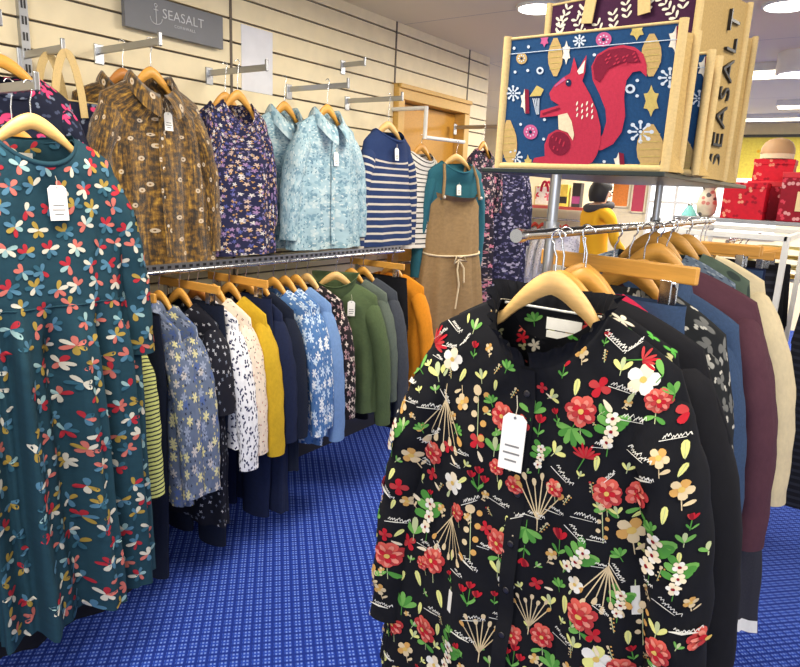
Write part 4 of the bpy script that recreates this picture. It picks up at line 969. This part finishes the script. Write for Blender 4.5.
def jute_bag(label, loc, rz, W, H, D, face, art=None, gusset_txt=None, handles=True, group=None, lean=0., sprigs=None, drop_handle=False, hl=.15, hmat=None):
    t = thing('jute_shopping_bag', label, 'bag', loc, rz, group); t.rotation_euler = (lean, 0, rz)
    e = .009
    def panel(y, out):
        m = MB(); n = 8
        def P(i, j):
            a = i / n - .5; b = j / n
            return Vector((a * W, y + out * .006 * (1 - (2 * a) ** 2) * sin(PI * b), b * H))
        m.grid(P, n, n, False, 0, lambda i, j: (W * i / n, H * j / n)); return m
    front = lambda u, v, lay: ((u - .5) * W, -D / 2 - .006 * (1 - (2 * u - 1) ** 2) * sin(PI * v) - .0012 - .0005 * lay, v * H)
    m = panel(-D / 2, -1); fm = [face]
    if art:
        fm += [AM[k] for k in AK]
        for pts, c, lay in sorted(art, key=lambda q: q[2]): m.poly([front(clamp(u, .02, .98), clamp(v, .03, .985), lay) for u, v in pts], c + 1)
        m.tube([front(.02 + .08 * k, .885, 1) for k in range(13)], .0008, 5, 1 + AK.index('white'))
    if sprigs:
        fm.append(sprigs); r = random.Random(3)
        for k in range(26):
            cx, cz = r.uniform(.06, .94) * W, r.uniform(.06, .94) * H; an = r.uniform(.8, 2.3)
            for q in range(6):
                px, pz = cx + .012 * q * cos(an), cz + .012 * q * sin(an)
                if not (.04 * W < px < .96 * W and .03 * H < pz < .96 * H): continue
                for s in (-1, 1): m.poly([front(x / W, z / H, 1) for x, z in ell(px, pz, an + s * .8, .014, .006)], 1)
    fp = m.build('front_panel', fm, t)
    if art: fp['label'] = 'blue panel with red squirrel among snowflakes and cones'
    panel(D / 2, 1).build('back_panel', face, t)
    for s in (-1, 1):
        m = MB(); ns = 6
        def G(i, j):
            a = i / ns - .5; b = j / 8; fold = .030 * (1 - abs(2 * a)) * smooth(b * 1.2) * (1 if not gusset_txt else .15)
            fold2 = .02 * max(0, .12 - b) / .12 * (1 - abs(2 * a))
            return Vector((s * (W / 2 - fold + fold2), a * D, b * H))
        m.grid(G, ns, 8, False, 0, lambda i, j: (D * i / ns, H * j / 8)); m.build('gusset', M_JUTE, t)
    m = MB(); m.box((0, 0, .002), (W, D, .004)); m.build('base', M_JUTE, t, False)
    m = MB()
    for y in (-D / 2, D / 2):
        for s in (-1, 1): m.tube([(s * W / 2, y, 0), (s * W / 2, y, H + .004)], .0075, 8)
        m.tube([(-W / 2, y, 0.004), (W / 2, y, .004)], .0065, 8); m.tube([(-W / 2, y, H), (W / 2, y, H)], .0025, 8)
    m.build('edge_trim', M_JUTE2, t)
    if gusset_txt:
        for s, txt in ((1, gusset_txt),):
            M = Matrix(((0, 0, 1, W / 2 + .001), (0, -1, 0, .050), (1, 0, 0, H * .5), (0, 0, 0, 1)))
            lettering('lettering', txt, .070, M_BLACKPLASTIC, t, M, spacing=1.14, offset=-.0008, depth=.003)
    if handles:
        for y in (-D / 2, D / 2):
            pts = []
            for k in range(17):
                q = k / 16; x = lerp(-W * .19, W * .19, q); hgt = hl * sin(PI * q) ** .6
                pts.append((x, y + (-.014 if y < 0 else .014) * (0 if hl > .1 else 1) * sin(PI * q) + (.0) - math.copysign(.0105, -y), H - .05 + hgt + .0))
            m = MB(); w = .012; vs = []
            for i, p in enumerate(pts):
                tx = Vector(pts[min(i + 1, 16)]) - Vector(pts[max(i - 1, 0)]); nx = Vector((-tx.z, 0, tx.x)).normalized()
                a, b = Vector(p) + nx * w, Vector(p) - nx * w
                vs += [a + Vector((0, -.0015, 0)), a + Vector((0, .0015, 0)), b + Vector((0, .0015, 0)), b + Vector((0, -.0015, 0))]
            fs = [(4 * i + k, 4 * i + (k + 1) % 4, 4 * i + 4 + (k + 1) % 4, 4 * i + 4 + k) for i in range(16) for k in range(4)] + [(0, 1, 2, 3), (67, 66, 65, 64)]
            m.add(vs, fs); m.build('handle', hmat or M_JUTE2, t, False)
    return t
SZ = 1.5415
B_PURPLE = fabric('aubergine_jute', (62, 30, 56), .14, 220, knit=150); B_MAROON = fabric('maroon_jute', (98, 28, 50), .14, 220, knit=150)
GB = 'jute bags on the rack shelf'
jute_bag('blue jute bag with red squirrel picture, frontmost on the rack shelf', (-.432, 1.145, SZ), -.0, .297, .222, .09, B_BLUE, art=ARTL, handles=False, group=GB)
jute_bag('blue jute bag of the same print, squeezed behind the front squirrel bag', (-.405, 1.265, SZ), -.03, .278, .200, .055, B_BLUE, art=ARTL, hl=.035, group=GB)
jute_bag('tall aubergine jute bag with white sprigs and lettered natural side', (-.452, 1.455, SZ), -.18, .32, .345, .23, B_PURPLE, gusset_txt='SEASALT', sprigs=AM['light'], hl=.16, group=GB)
jute_bag('maroon jute bag with white sprigs, last on the rack shelf', (-.44, 1.72, SZ), -.16, .30, .32, .07, B_MAROON, sprigs=AM['light'], hl=.05, group=GB)
jute_bag('navy flowered jute bag hanging by its handles on the left wall', (-2.17, 1.10, 1.47), R90, .25, .25, .09, F_NVPINK, hl=.19)

# ------------------------------------------------------------------ white rack with dark trousers behind
t = thing('clothes_rack', 'white metal clothes rack with dark trousers behind the cream cardigan', 'clothes rack', (-.45, 3.1, 0))
m = MB()
for x in (-.22, .195):
    for y in (-.25, .55): m.box((x, y, .69), (.022, .022, 1.38))
for y in (-.25, .55): m.box((-.012, y, 1.37), (.42, .022, .022))
for x in (-.22, .195): m.box((x, .15, 1.37), (.022, .8, .022))
m.box((0, .15, .06), (.42, .022, .022)); m.build('frame', M_WHITE_METAL, t, False, bevel=.002)
m = MB(); m.tube([(.0, -.30, 1.345), (.0, .60, 1.345)], .008, 10); m.build('hanging_rail', M_CHROME, t)
ord_ = ('nearest', 'second', 'third', 'fourth', 'fifth')
for k in range(5):
    trousers('black trousers, %s from the front on the white rack' % ord_[k], (-.45 + .01 * (k % 2), 2.90 + k * .10, 1.24), .03 * (k % 2), F_BLACK if k % 2 else F_DKCHECK, .86, desc='the %s black trousers on the white rack' % ord_[k], hk=.106, half=.16)
t = thing('clothes_rack', 'second white rail at the right edge with dark checked trousers', 'clothes rack', (.03, 3.1, 0))
m = MB(); m.box((.0, .62, .67), (.022, .022, 1.34)); m.box((0, .62, .02), (.4, .03, .04)); m.build('frame', M_WHITE_METAL, t, False)
m = MB(); m.tube([(0, -.35, 1.345), (0, .62, 1.345)], .008, 10); m.build('hanging_rail', M_CHROME, t)
for k in range(4):
    trousers('dark checked trousers, %s along the right edge rail' % ord_[k], (.03, 2.82 + k * .11, 1.24), .0, F_DKCHECK, .9, desc='the %s dark checked trousers at the right edge' % ord_[k], hk=.106, half=.16)

# ------------------------------------------------------------------ gift box shelf
t = thing('gift_shelf', 'grey shelf unit carrying red gift boxes beyond the chrome rack', 'shelf unit', (-.42, 4.2, 0))
m = MB(); m.box((0, 0, 1.395), (1.05, .42, .022)); m.build('shelf', M_STEEL, t, False, bevel=.002)
m = MB(); m.box((0, .0, 1.10), (1.0, .40, .02)); m.build('shelf', M_WHITE_METAL, t, False)
for s in (-1, 1):
    for y in (-.17, .17):
        m = MB(); m.box((s * .49, y, .69), (.03, .03, 1.385)); m.build('leg', M_STEEL, t, False)
F_REDBOX = printed('red_gift_paper_with_gold_leaves', (196, 22, 44), [(26, .42, 2, [(226, 120, 110), (150, 10, 34), (222, 150, 120)], .75)], rough=.5)
F_REDDK = printed('deep_red_gift_paper_with_pale_leaves', (140, 14, 36), [(24, .45, 2, [(214, 150, 150), (206, 60, 80)], .6)], rough=.5)
F_REDPL = plain('red_card', (204, 20, 40), .5)
def gift(label, x, y, z, w, h, d, m1, lid=None, rz=0., window=False):
    t = thing('gift_box', label, 'box', (x, y, z), rz, 'red gift boxes'); m = MB(); m.box((0, 0, h / 2), (w, d, h)); m.build('box_body', m1, t, False, bevel=.003)
    m = MB(); m.box((0, 0, h - .012), (w + .006, d + .006, .03)); m.build('lid', lid or m1, t, False, bevel=.003)
    if window:
        m = MB(); m.box((.02, -d / 2 - .003, h * .42), (w * .5, .006, h * .4)); o = m.build('window_panel', plain('pale_gold_panel', (226, 200, 150), .5), t, False)
        m = MB(); m.lathe([(.004, 0), (.03, .002), (.028, .008), (.004, .010)], (0, 0, 0), 14); q = m.build('ornament', plain('brass', (176, 140, 70), .3, 1.), o, True, (.02, -d / 2 - .006, h * .42)); q.rotation_euler = (R90, 0, 0)
    return t
gift('red leaf patterned gift box on the left of the shelf', -.60, 4.10, 1.4065, .21, .195, .16, F_REDBOX)
gift('deep red gift box in the middle behind its neighbours', -.50, 4.30, 1.4065, .24, .21, .15, F_REDDK, F_REDPL)
gift('tall red gift box with leaf pattern, on top of the deep red box', -.505, 4.30, 1.6175, .20, .12, .14, F_REDBOX)
gift('red gift box with pale window panel at the right', -.31, 4.12, 1.4065, .24, .255, .16, F_REDDK, F_REDPL, window=True)
t = thing('domed_hat_box', 'small brown domed box on top of the red gift boxes', 'box', (-.505, 4.30, 1.7445))
m = MB(); m.lathe([(.085, 0), (.086, .03)], (0, 0, 0), 24); m.build('box_body', plain('cream_band', (226, 206, 170), .6), t); m = MB(); m.lathe([(.088, .028), (.084, .06), (.07, .09), (.045, .108), (.01, .116)], (0, 0, 0), 24); m.build('lid', plain('kraft_brown', (176, 138, 96), .6), t)
t = thing('owl_vase', 'cream and grey patterned vase left of the red boxes', 'vase', (-.80, 4.12, 1.4065))
m = MB(); m.lathe([(.03, 0), (.05, .02), (.056, .07), (.045, .12), (.03, .15), (.036, .165)], (0, 0, 0), 20); m.build('vase_body', printed('cream_grey_glaze', (206, 194, 172), [(30, .42, 0, [(90, 84, 84), (190, 120, 110)], .8)], rough=.4), t)
m = MB(); m.lathe([(.037, .163), (.040, .168), (.034, .172)], (0, 0, 0), 20); m.build('rim', plain('grey_rim', (120, 110, 104), .4), t)
t = thing('tealight_holder', 'small pale teal glass holder at the left end of the gift shelf', 'candle holder', (-.885, 4.10, 1.4065))
m = MB(); m.lathe([(.045, 0), (.03, .03), (.012, .06)], (0, 0, 0), 16); m.build('cone', plain('pale_teal_glass', (120, 190, 184), .2), t); m = MB(); m.lathe([(.012, .058), (.016, .066), (.01, .072)], (0, 0, 0), 12); m.build('rim', M_CHROME, t)
for k, c in enumerate(((236, 214, 120), (236, 224, 170), (226, 196, 90))):
    t = thing('folded_jumper', ('topmost', 'middle', 'lowest')[k] + ' folded pale yellow jumper in the stack below the red gift boxes', 'jumper', (-.40, 4.10, 1.111 + (2 - k) * .052), 0, 'folded pale yellow jumpers')
    m = MB(); m.grid(lambda i, j: Vector((.13 * math.copysign(abs(cos(2 * PI * j / 20)) ** .35, cos(2 * PI * j / 20)), -.14 + .28 * i / 10, .026 + .025 * math.copysign(abs(sin(2 * PI * j / 20)) ** .6, sin(2 * PI * j / 20)))), 10, 20, False)
    ft = fabric('folded_knit_%d' % k, c, .08, knit=100); m.build('folded_body', ft, t); m = MB(); m.tube([(-.06, -.142, .026), (.06, -.142, .026)], .006, 8); m.build('collar', ft, t)

# ------------------------------------------------------------------ far display bay
t = thing('display_bay', 'cream display bay with a red edged shelf beyond the front chrome pole', 'shelf unit', (-2.62, 6.45, 0))
m = MB(); m.box((0, .1, .98), (.92, .03, 1.96)); m.build('back_panel', plain('warm_cream_panel', (240, 226, 196), .7), t, False)
m = MB()
m.box((-.45, -.08, .98), (.03, .32, 1.96)); m.build('side_panel', M_WHITE_METAL, t, False)
m = MB(); m.box((.02, -.08, 1.36), (.88, .30, .02)); m.box((.02, -.235, 1.36), (.88, .012, .03), 1); m.build('shelf', [M_WHITE_METAL, plain('coral_edge', (222, 96, 90), .5)], t, False)
m = MB(); m.tube([(-.43, -.10, 1.24), (.44, -.10, 1.24)], .01); m.build('hanging_rail', M_CHROME, t)
jute_bag('small pink and white flowered bag on the far shelf', (-2.78, 6.35, 1.371), .1, .20, .19, .08, printed('white_with_crimson_roses', (240, 226, 222), [(11, .46, 5, [(206, 50, 84), (226, 110, 130)], .85)]), hl=.1, hmat=F_CRIMSON)
def pack(name, label, cat, x, y, z, w, h, d, c, c2):
    t = thing(name, label, cat, (x, y, z)); m = MB(); m.box((0, 0, h / 2), (w, d, h)); m.build('carton', plain(name + '_card', c, .5), t, False, bevel=.003)
    m = MB(); m.box((0, -d / 2 - .001, h * .3), (w * .9, .003, h * .3)); m.build('front_label', plain(name + '_label', c2, .5), t, False); return t
pack('gift_carton', 'yellow carton beside the flowered bag on the far shelf', 'box', -2.58, 6.36, 1.371, .10, .22, .08, (236, 206, 90), (40, 38, 40))
pack('gift_carton', 'black carton with plum front at the right of the far shelf', 'box', -2.45, 6.38, 1.371, .09, .24, .08, (36, 30, 36), (150, 60, 120))
M_REDH = plain('red_hanger', (222, 80, 60), .5)
for k in range(6):
    garment('shirt', 'white shirt with fine grey pattern, %s from the left in the far display bay' % ('first', 'second', 'third', 'fourth', 'fifth', 'sixth')[k], 'shirt', (-2.95 + k * .085, 6.34, 1.15), R90 * .55, printed('white_grey_fleck_%d' % k, (226, 226, 228), [(40, .3, 2, [(140, 146, 160), (90, 96, 110)], .5)]), L=.6, seed=80 + k,
            body=dict(sw=.17, bw=.19, hw=.2, d0=.02, d1=.025, nw=.07), sleeves=dict(L=.45, r0=.05, r1=.04, spread=.03), hk=.09, hang_label='coral hanger holding the %s white shirt of the far display bay' % ('first', 'second', 'third', 'fourth', 'fifth', 'sixth')[k], hang_mat=M_REDH, neck_label=False, res=(28, 14), group='white shirts in the far display bay', hang_group='coral hangers in the far display bay')
# posters and window on the back wall
def poster(label, x, z, w, h, mats, y=8.985):
    t = thing('poster', label, 'poster', (x, y, z)); m = MB(); m.box((0, 0, h / 2), (w, .012, h)); m.build('print', mats[0], t, False)
    m = MB()
    for s in (-1, 1): m.box((s * w / 2, -.004, h / 2), (.02, .022, h + .02)); m.box((0, -.004, h / 2 + s * h / 2), (w, .022, .02))
    m.build('frame', mats[1], t, False)
poster('orange poster in a pale frame on the back wall', -2.93, 1.36, .40, .52, (printed('orange_poster', (238, 140, 70), [(5, .4, 0, [(240, 176, 110), (222, 100, 50)], .8)]), M_CREAM))
poster('tall crimson poster beside the orange poster on the back wall', -2.60, 1.30, .18, .66, (plain('crimson_poster', (196, 64, 90), .5), M_CREAM))
M_LIT = glow('daylit_glass', (240, 244, 246), 1.1)
m = MB(); m.box((-2.12, 8.985, 1.45), (.66, .02, .86)); w = struct(m.build('window_1', M_LIT, None, False))
m = MB()
for x in (-2.46, -2.12, -1.78): m.box((x, 8.965, 1.45), (.03, .03, .9))
for z in (1.02, 1.45, 1.88): m.box((-2.12, 8.967, z), (.7, .028, .03))
m.build('window_frame', M_WHITE_METAL, w, False)
m = MB(); m.box((-1.3, 8.985, 1.45), (.7, .02, .7)); w = struct(m.build('window_2', M_LIT, None, False))
m = MB(); m.box((-1.3, 8.965, 1.08), (.74, .03, .03)); m.box((-1.3, 8.965, 1.82), (.74, .03, .03)); m.build('window_frame', M_WHITE_METAL, w, False)
t = thing('yellow_display_panel', 'yellow spotted display panel high on the back wall at right', 'display panel', (-.55, 8.94, 1.80))
m = MB(); m.box((0, 0, .22), (1.9, .03, .48)); m.build('panel', M_YEL, t, False); m = MB(); m.box((0, -.03, .47), (1.9, .05, .03)); m.build('top_rail', M_BLACKPLASTIC, t, False)
m = MB(); m.lathe([(.16, 0), (.16, .02)], (0, 0, 0), 28); o = m.build('paper_disc', plain('pale_grey_paper', (206, 200, 200), .8), t, True, (.06 + .0, -.018, .20)); o.rotation_euler = (R90, 0, 0)
t = thing('yellow_bag', 'mustard yellow cloth bag hanging on the back wall above the person', 'bag', (-3.08, 8.95, 1.62)); m = MB()
m.grid(lambda i, j: Vector(((.16 - .03 * j / 10) * math.copysign(abs(cos(2 * PI * i / 20)) ** .6, cos(2 * PI * i / 20)), -.05 + .05 * sin(2 * PI * i / 20), .26 * j / 10)), 20, 10, True); m.build('pouch', F_YELLOW, t); m = MB(); m.tube([(-.1, -.05, .24), (-.05, -.05, .36), (.05, -.05, .36), (.1, -.05, .24)], .012); m.build('strap', F_YELLOW, t)

# ------------------------------------------------------------------ shopper
def person():
    V = [(0, 0, .90), (0, .01, 1.05), (0, .02, 1.22), (0, .02, 1.36), (0, 0, 1.42), (0, -.02, 1.50),
         (.10, .01, 1.35), (.19, .0, 1.32), (.23, -.05, 1.10), (.15, -.22, 1.00), (-.10, .01, 1.35), (-.19, .0, 1.32), (-.23, -.05, 1.10), (-.15, -.22, 1.00),
         (.09, 0, .86), (.10, -.01, .48), (.10, .02, .08), (.11, -.11, .04), (-.09, 0, .86), (-.10, -.01, .48), (-.10, .02, .08), (-.11, -.11, .04), (0, -.03, 1.56)]
    R = [.13, .135, .15, .13, .055, .075, .08, .062, .05, .036, .08, .062, .05, .036, .088, .06, .042, .032, .088, .06, .042, .032, .08]
    E = [(0, 1), (1, 2), (2, 3), (3, 4), (4, 5), (5, 22), (3, 6), (6, 7), (7, 8), (8, 9), (3, 10), (10, 11), (11, 12), (12, 13), (0, 14), (14, 15), (15, 16), (16, 17), (0, 18), (18, 19), (19, 20), (20, 21)]
    me = bpy.data.meshes.new('person_body'); me.from_pydata(V, E, []); o = bpy.data.objects.new('body', me); COL.objects.link(o)
    sk = o.modifiers.new('skin', 'SKIN'); 
    for v, r in zip(me.skin_vertices[0].data, R): v.radius = (r, r * .85)
    me.skin_vertices[0].data[0].use_root = True
    o.modifiers.new('sub', 'SUBSURF').levels = 2
    bpy.context.view_layer.update()
    m2 = bpy.data.meshes.new_from_object(o.evaluated_get(bpy.context.evaluated_depsgraph_get())); bpy.data.objects.remove(o)
    skin = plain('skin', (222, 176, 150), .6); coat = fabric('mustard_coat', (226, 170, 40), .1); dark = fabric('dark_grey_cloth', (70, 68, 72), .1)
    m2.materials.clear()
    for q in (skin, coat, dark): m2.materials.append(q)
    for p in m2.polygons:
        c = p.center; p.use_smooth = True
        p.material_index = 0 if c.z > 1.415 or (abs(c.x) < .2 and c.y < -.16 and c.z > .9) else 2 if c.z < .80 else 1
    t = thing('person', 'person with dark hair in a mustard yellow coat and grey scarf, seen beyond the rail', 'person', (-2.02, 5.8, 0), 2.5)
    o = bpy.data.objects.new('body', m2); COL.objects.link(o); o.parent = t
    m = MB()
    m.grid(lambda i, j: Vector((.098 * sin(PI * (.02 + .66 * j / 10)) * cos(2 * PI * i / 20), .0 + .105 * sin(PI * (.02 + .66 * j / 10)) * sin(2 * PI * i / 20), 1.545 + .098 * cos(PI * (.02 + .66 * j / 10)) + (-.05 if sin(2 * PI * i / 20) > 0 else .05) * (j / 10) ** 2)), 20, 10, True)
    m.build('hair', plain('dark_hair', (26, 24, 28), .6), t)
    m = MB(); m.tube([(.11 * cos(q * PI / 10), .11 * sin(q * PI / 10) * .9, 1.40 - .02 * sin(q * PI / 10)) for q in range(21)], .035, 10); m.tube([(.09, -.09, 1.39), (.12, -.16, 1.25), (.12, -.16, 1.05)], .032, 10); m.build('scarf', dark, t)
    for s in (-1, 1):
        m = MB(); m.lathe([(.002, -.010), (.010, 0), (.002, .010)], (s * .03, -.105, 1.53), 10); m.build('eye', M_BLACKPLASTIC, t)
    m = MB(); m.tube([(0, -.095, 1.525), (0, -.122, 1.50), (0, -.10, 1.492)], .010); m.build('nose', skin, t)
person()

# ------------------------------------------------------------------ ceiling lamps and light
M_LAMP = glow('lamp_diffuser', (255, 250, 236), 6.); M_LAMPW = glow('warm_tube_diffuser', (255, 244, 210), 5.)
def downlight(label, x, y, r=.10, depth=.012):
    t = thing('ceiling_light', label, 'ceiling light', (x, y, ZC - depth), 0, 'round ceiling lights'); m = MB(); m.lathe([(r, 0), (r + .012, .004), (r + .012, depth)], (0, 0, 0), 28); m.build('rim', M_WHITE_METAL, t)
    m = MB(); m.lathe([(r * .96, -.003), (r * .96, .002)], (0, 0, 0), 28); m.build('diffuser', M_LAMP, t); return t
downlight('round white ceiling light above the squirrel bag', -1.56, 3.25)
downlight('round white ceiling light at the top right corner', -.50, 3.72)
t = thing('drum_ceiling_light', 'white drum shaped ceiling light at the right edge', 'ceiling light', (-.53, 4.9, ZC - .13)); m = MB(); m.lathe([(.12, 0), (.135, .005), (.135, .13)], (0, 0, 0), 28); m.build('drum', M_WHITE_METAL, t); m = MB(); m.lathe([(.115, -.004), (.115, .004)], (0, 0, 0), 28); m.build('diffuser', M_LAMP, t)
def strip(label, x, y, l, w=.16, rz=0.):
    t = thing('strip_light', label, 'ceiling light', (x, y, ZC - .06), rz, 'strip lights'); m = MB(); m.box((0, 0, .035), (l, w, .05)); m.build('housing', M_WHITE_METAL, t, False); m = MB(); m.box((0, 0, .005), (l * .98, w * .9, .014)); m.build('diffuser', M_LAMPW, t, False)
strip('long strip light on the ceiling right of the maroon bag', -.75, 5.3, 1.1, .30); strip('strip light on the ceiling near the yellow panel', -1.15, 8.1, 1.0); strip('strip light on the ceiling left of the back windows', -5.0, 7.6, .7, .2, R90)
strip('narrow strip light on the ceiling further right', -.5, 7.1, .8)

def area(name, x, y, z, sx, sy, p, c=(255, 246, 230), rot=(0, 0, 0)):
    l = bpy.data.lights.new(name, 'AREA'); l.shape = 'RECTANGLE'; l.size = sx; l.size_y = sy; l.energy = p; l.color = lin(c)[:3]
    o = bpy.data.objects.new(name, l); COL.objects.link(o); o.location = (x, y, z); o.rotation_euler = rot
for x, y, p in ((-1.1, .6, 34), (-1.15, 2.3, 30), (-1.3, 4.0, 26), (.55, .9, 26), (.6, 3.0, 24), (-.6, -1.0, 30), (-1.8, 6.4, 75), (-.3, 7.2, 95), (-4.2, 6.5, 50), (1.5, 7.5, 70)):
    area('ceiling_lamp_light', x, y, ZC - .08, .6, .6, p)
area('soft_fill_behind_camera', 1.3, -2.2, 1.7, 2.6, 1.8, 60, (236, 242, 255), (math.radians(80), 0, math.radians(32)))  # unseen cool fill lamp added behind the camera, not a modelled window
w = bpy.data.worlds.new('world'); scene.world = w; w.use_nodes = True
w.node_tree.nodes['Background'].inputs[0].default_value = lin((246, 240, 230)); w.node_tree.nodes['Background'].inputs[1].default_value = .8
scene.view_settings.view_transform = 'Standard'; scene.view_settings.look = 'None'; scene.view_settings.exposure = 0.; scene.view_settings.gamma = 1; scene.view_settings.use_curve_mapping = False
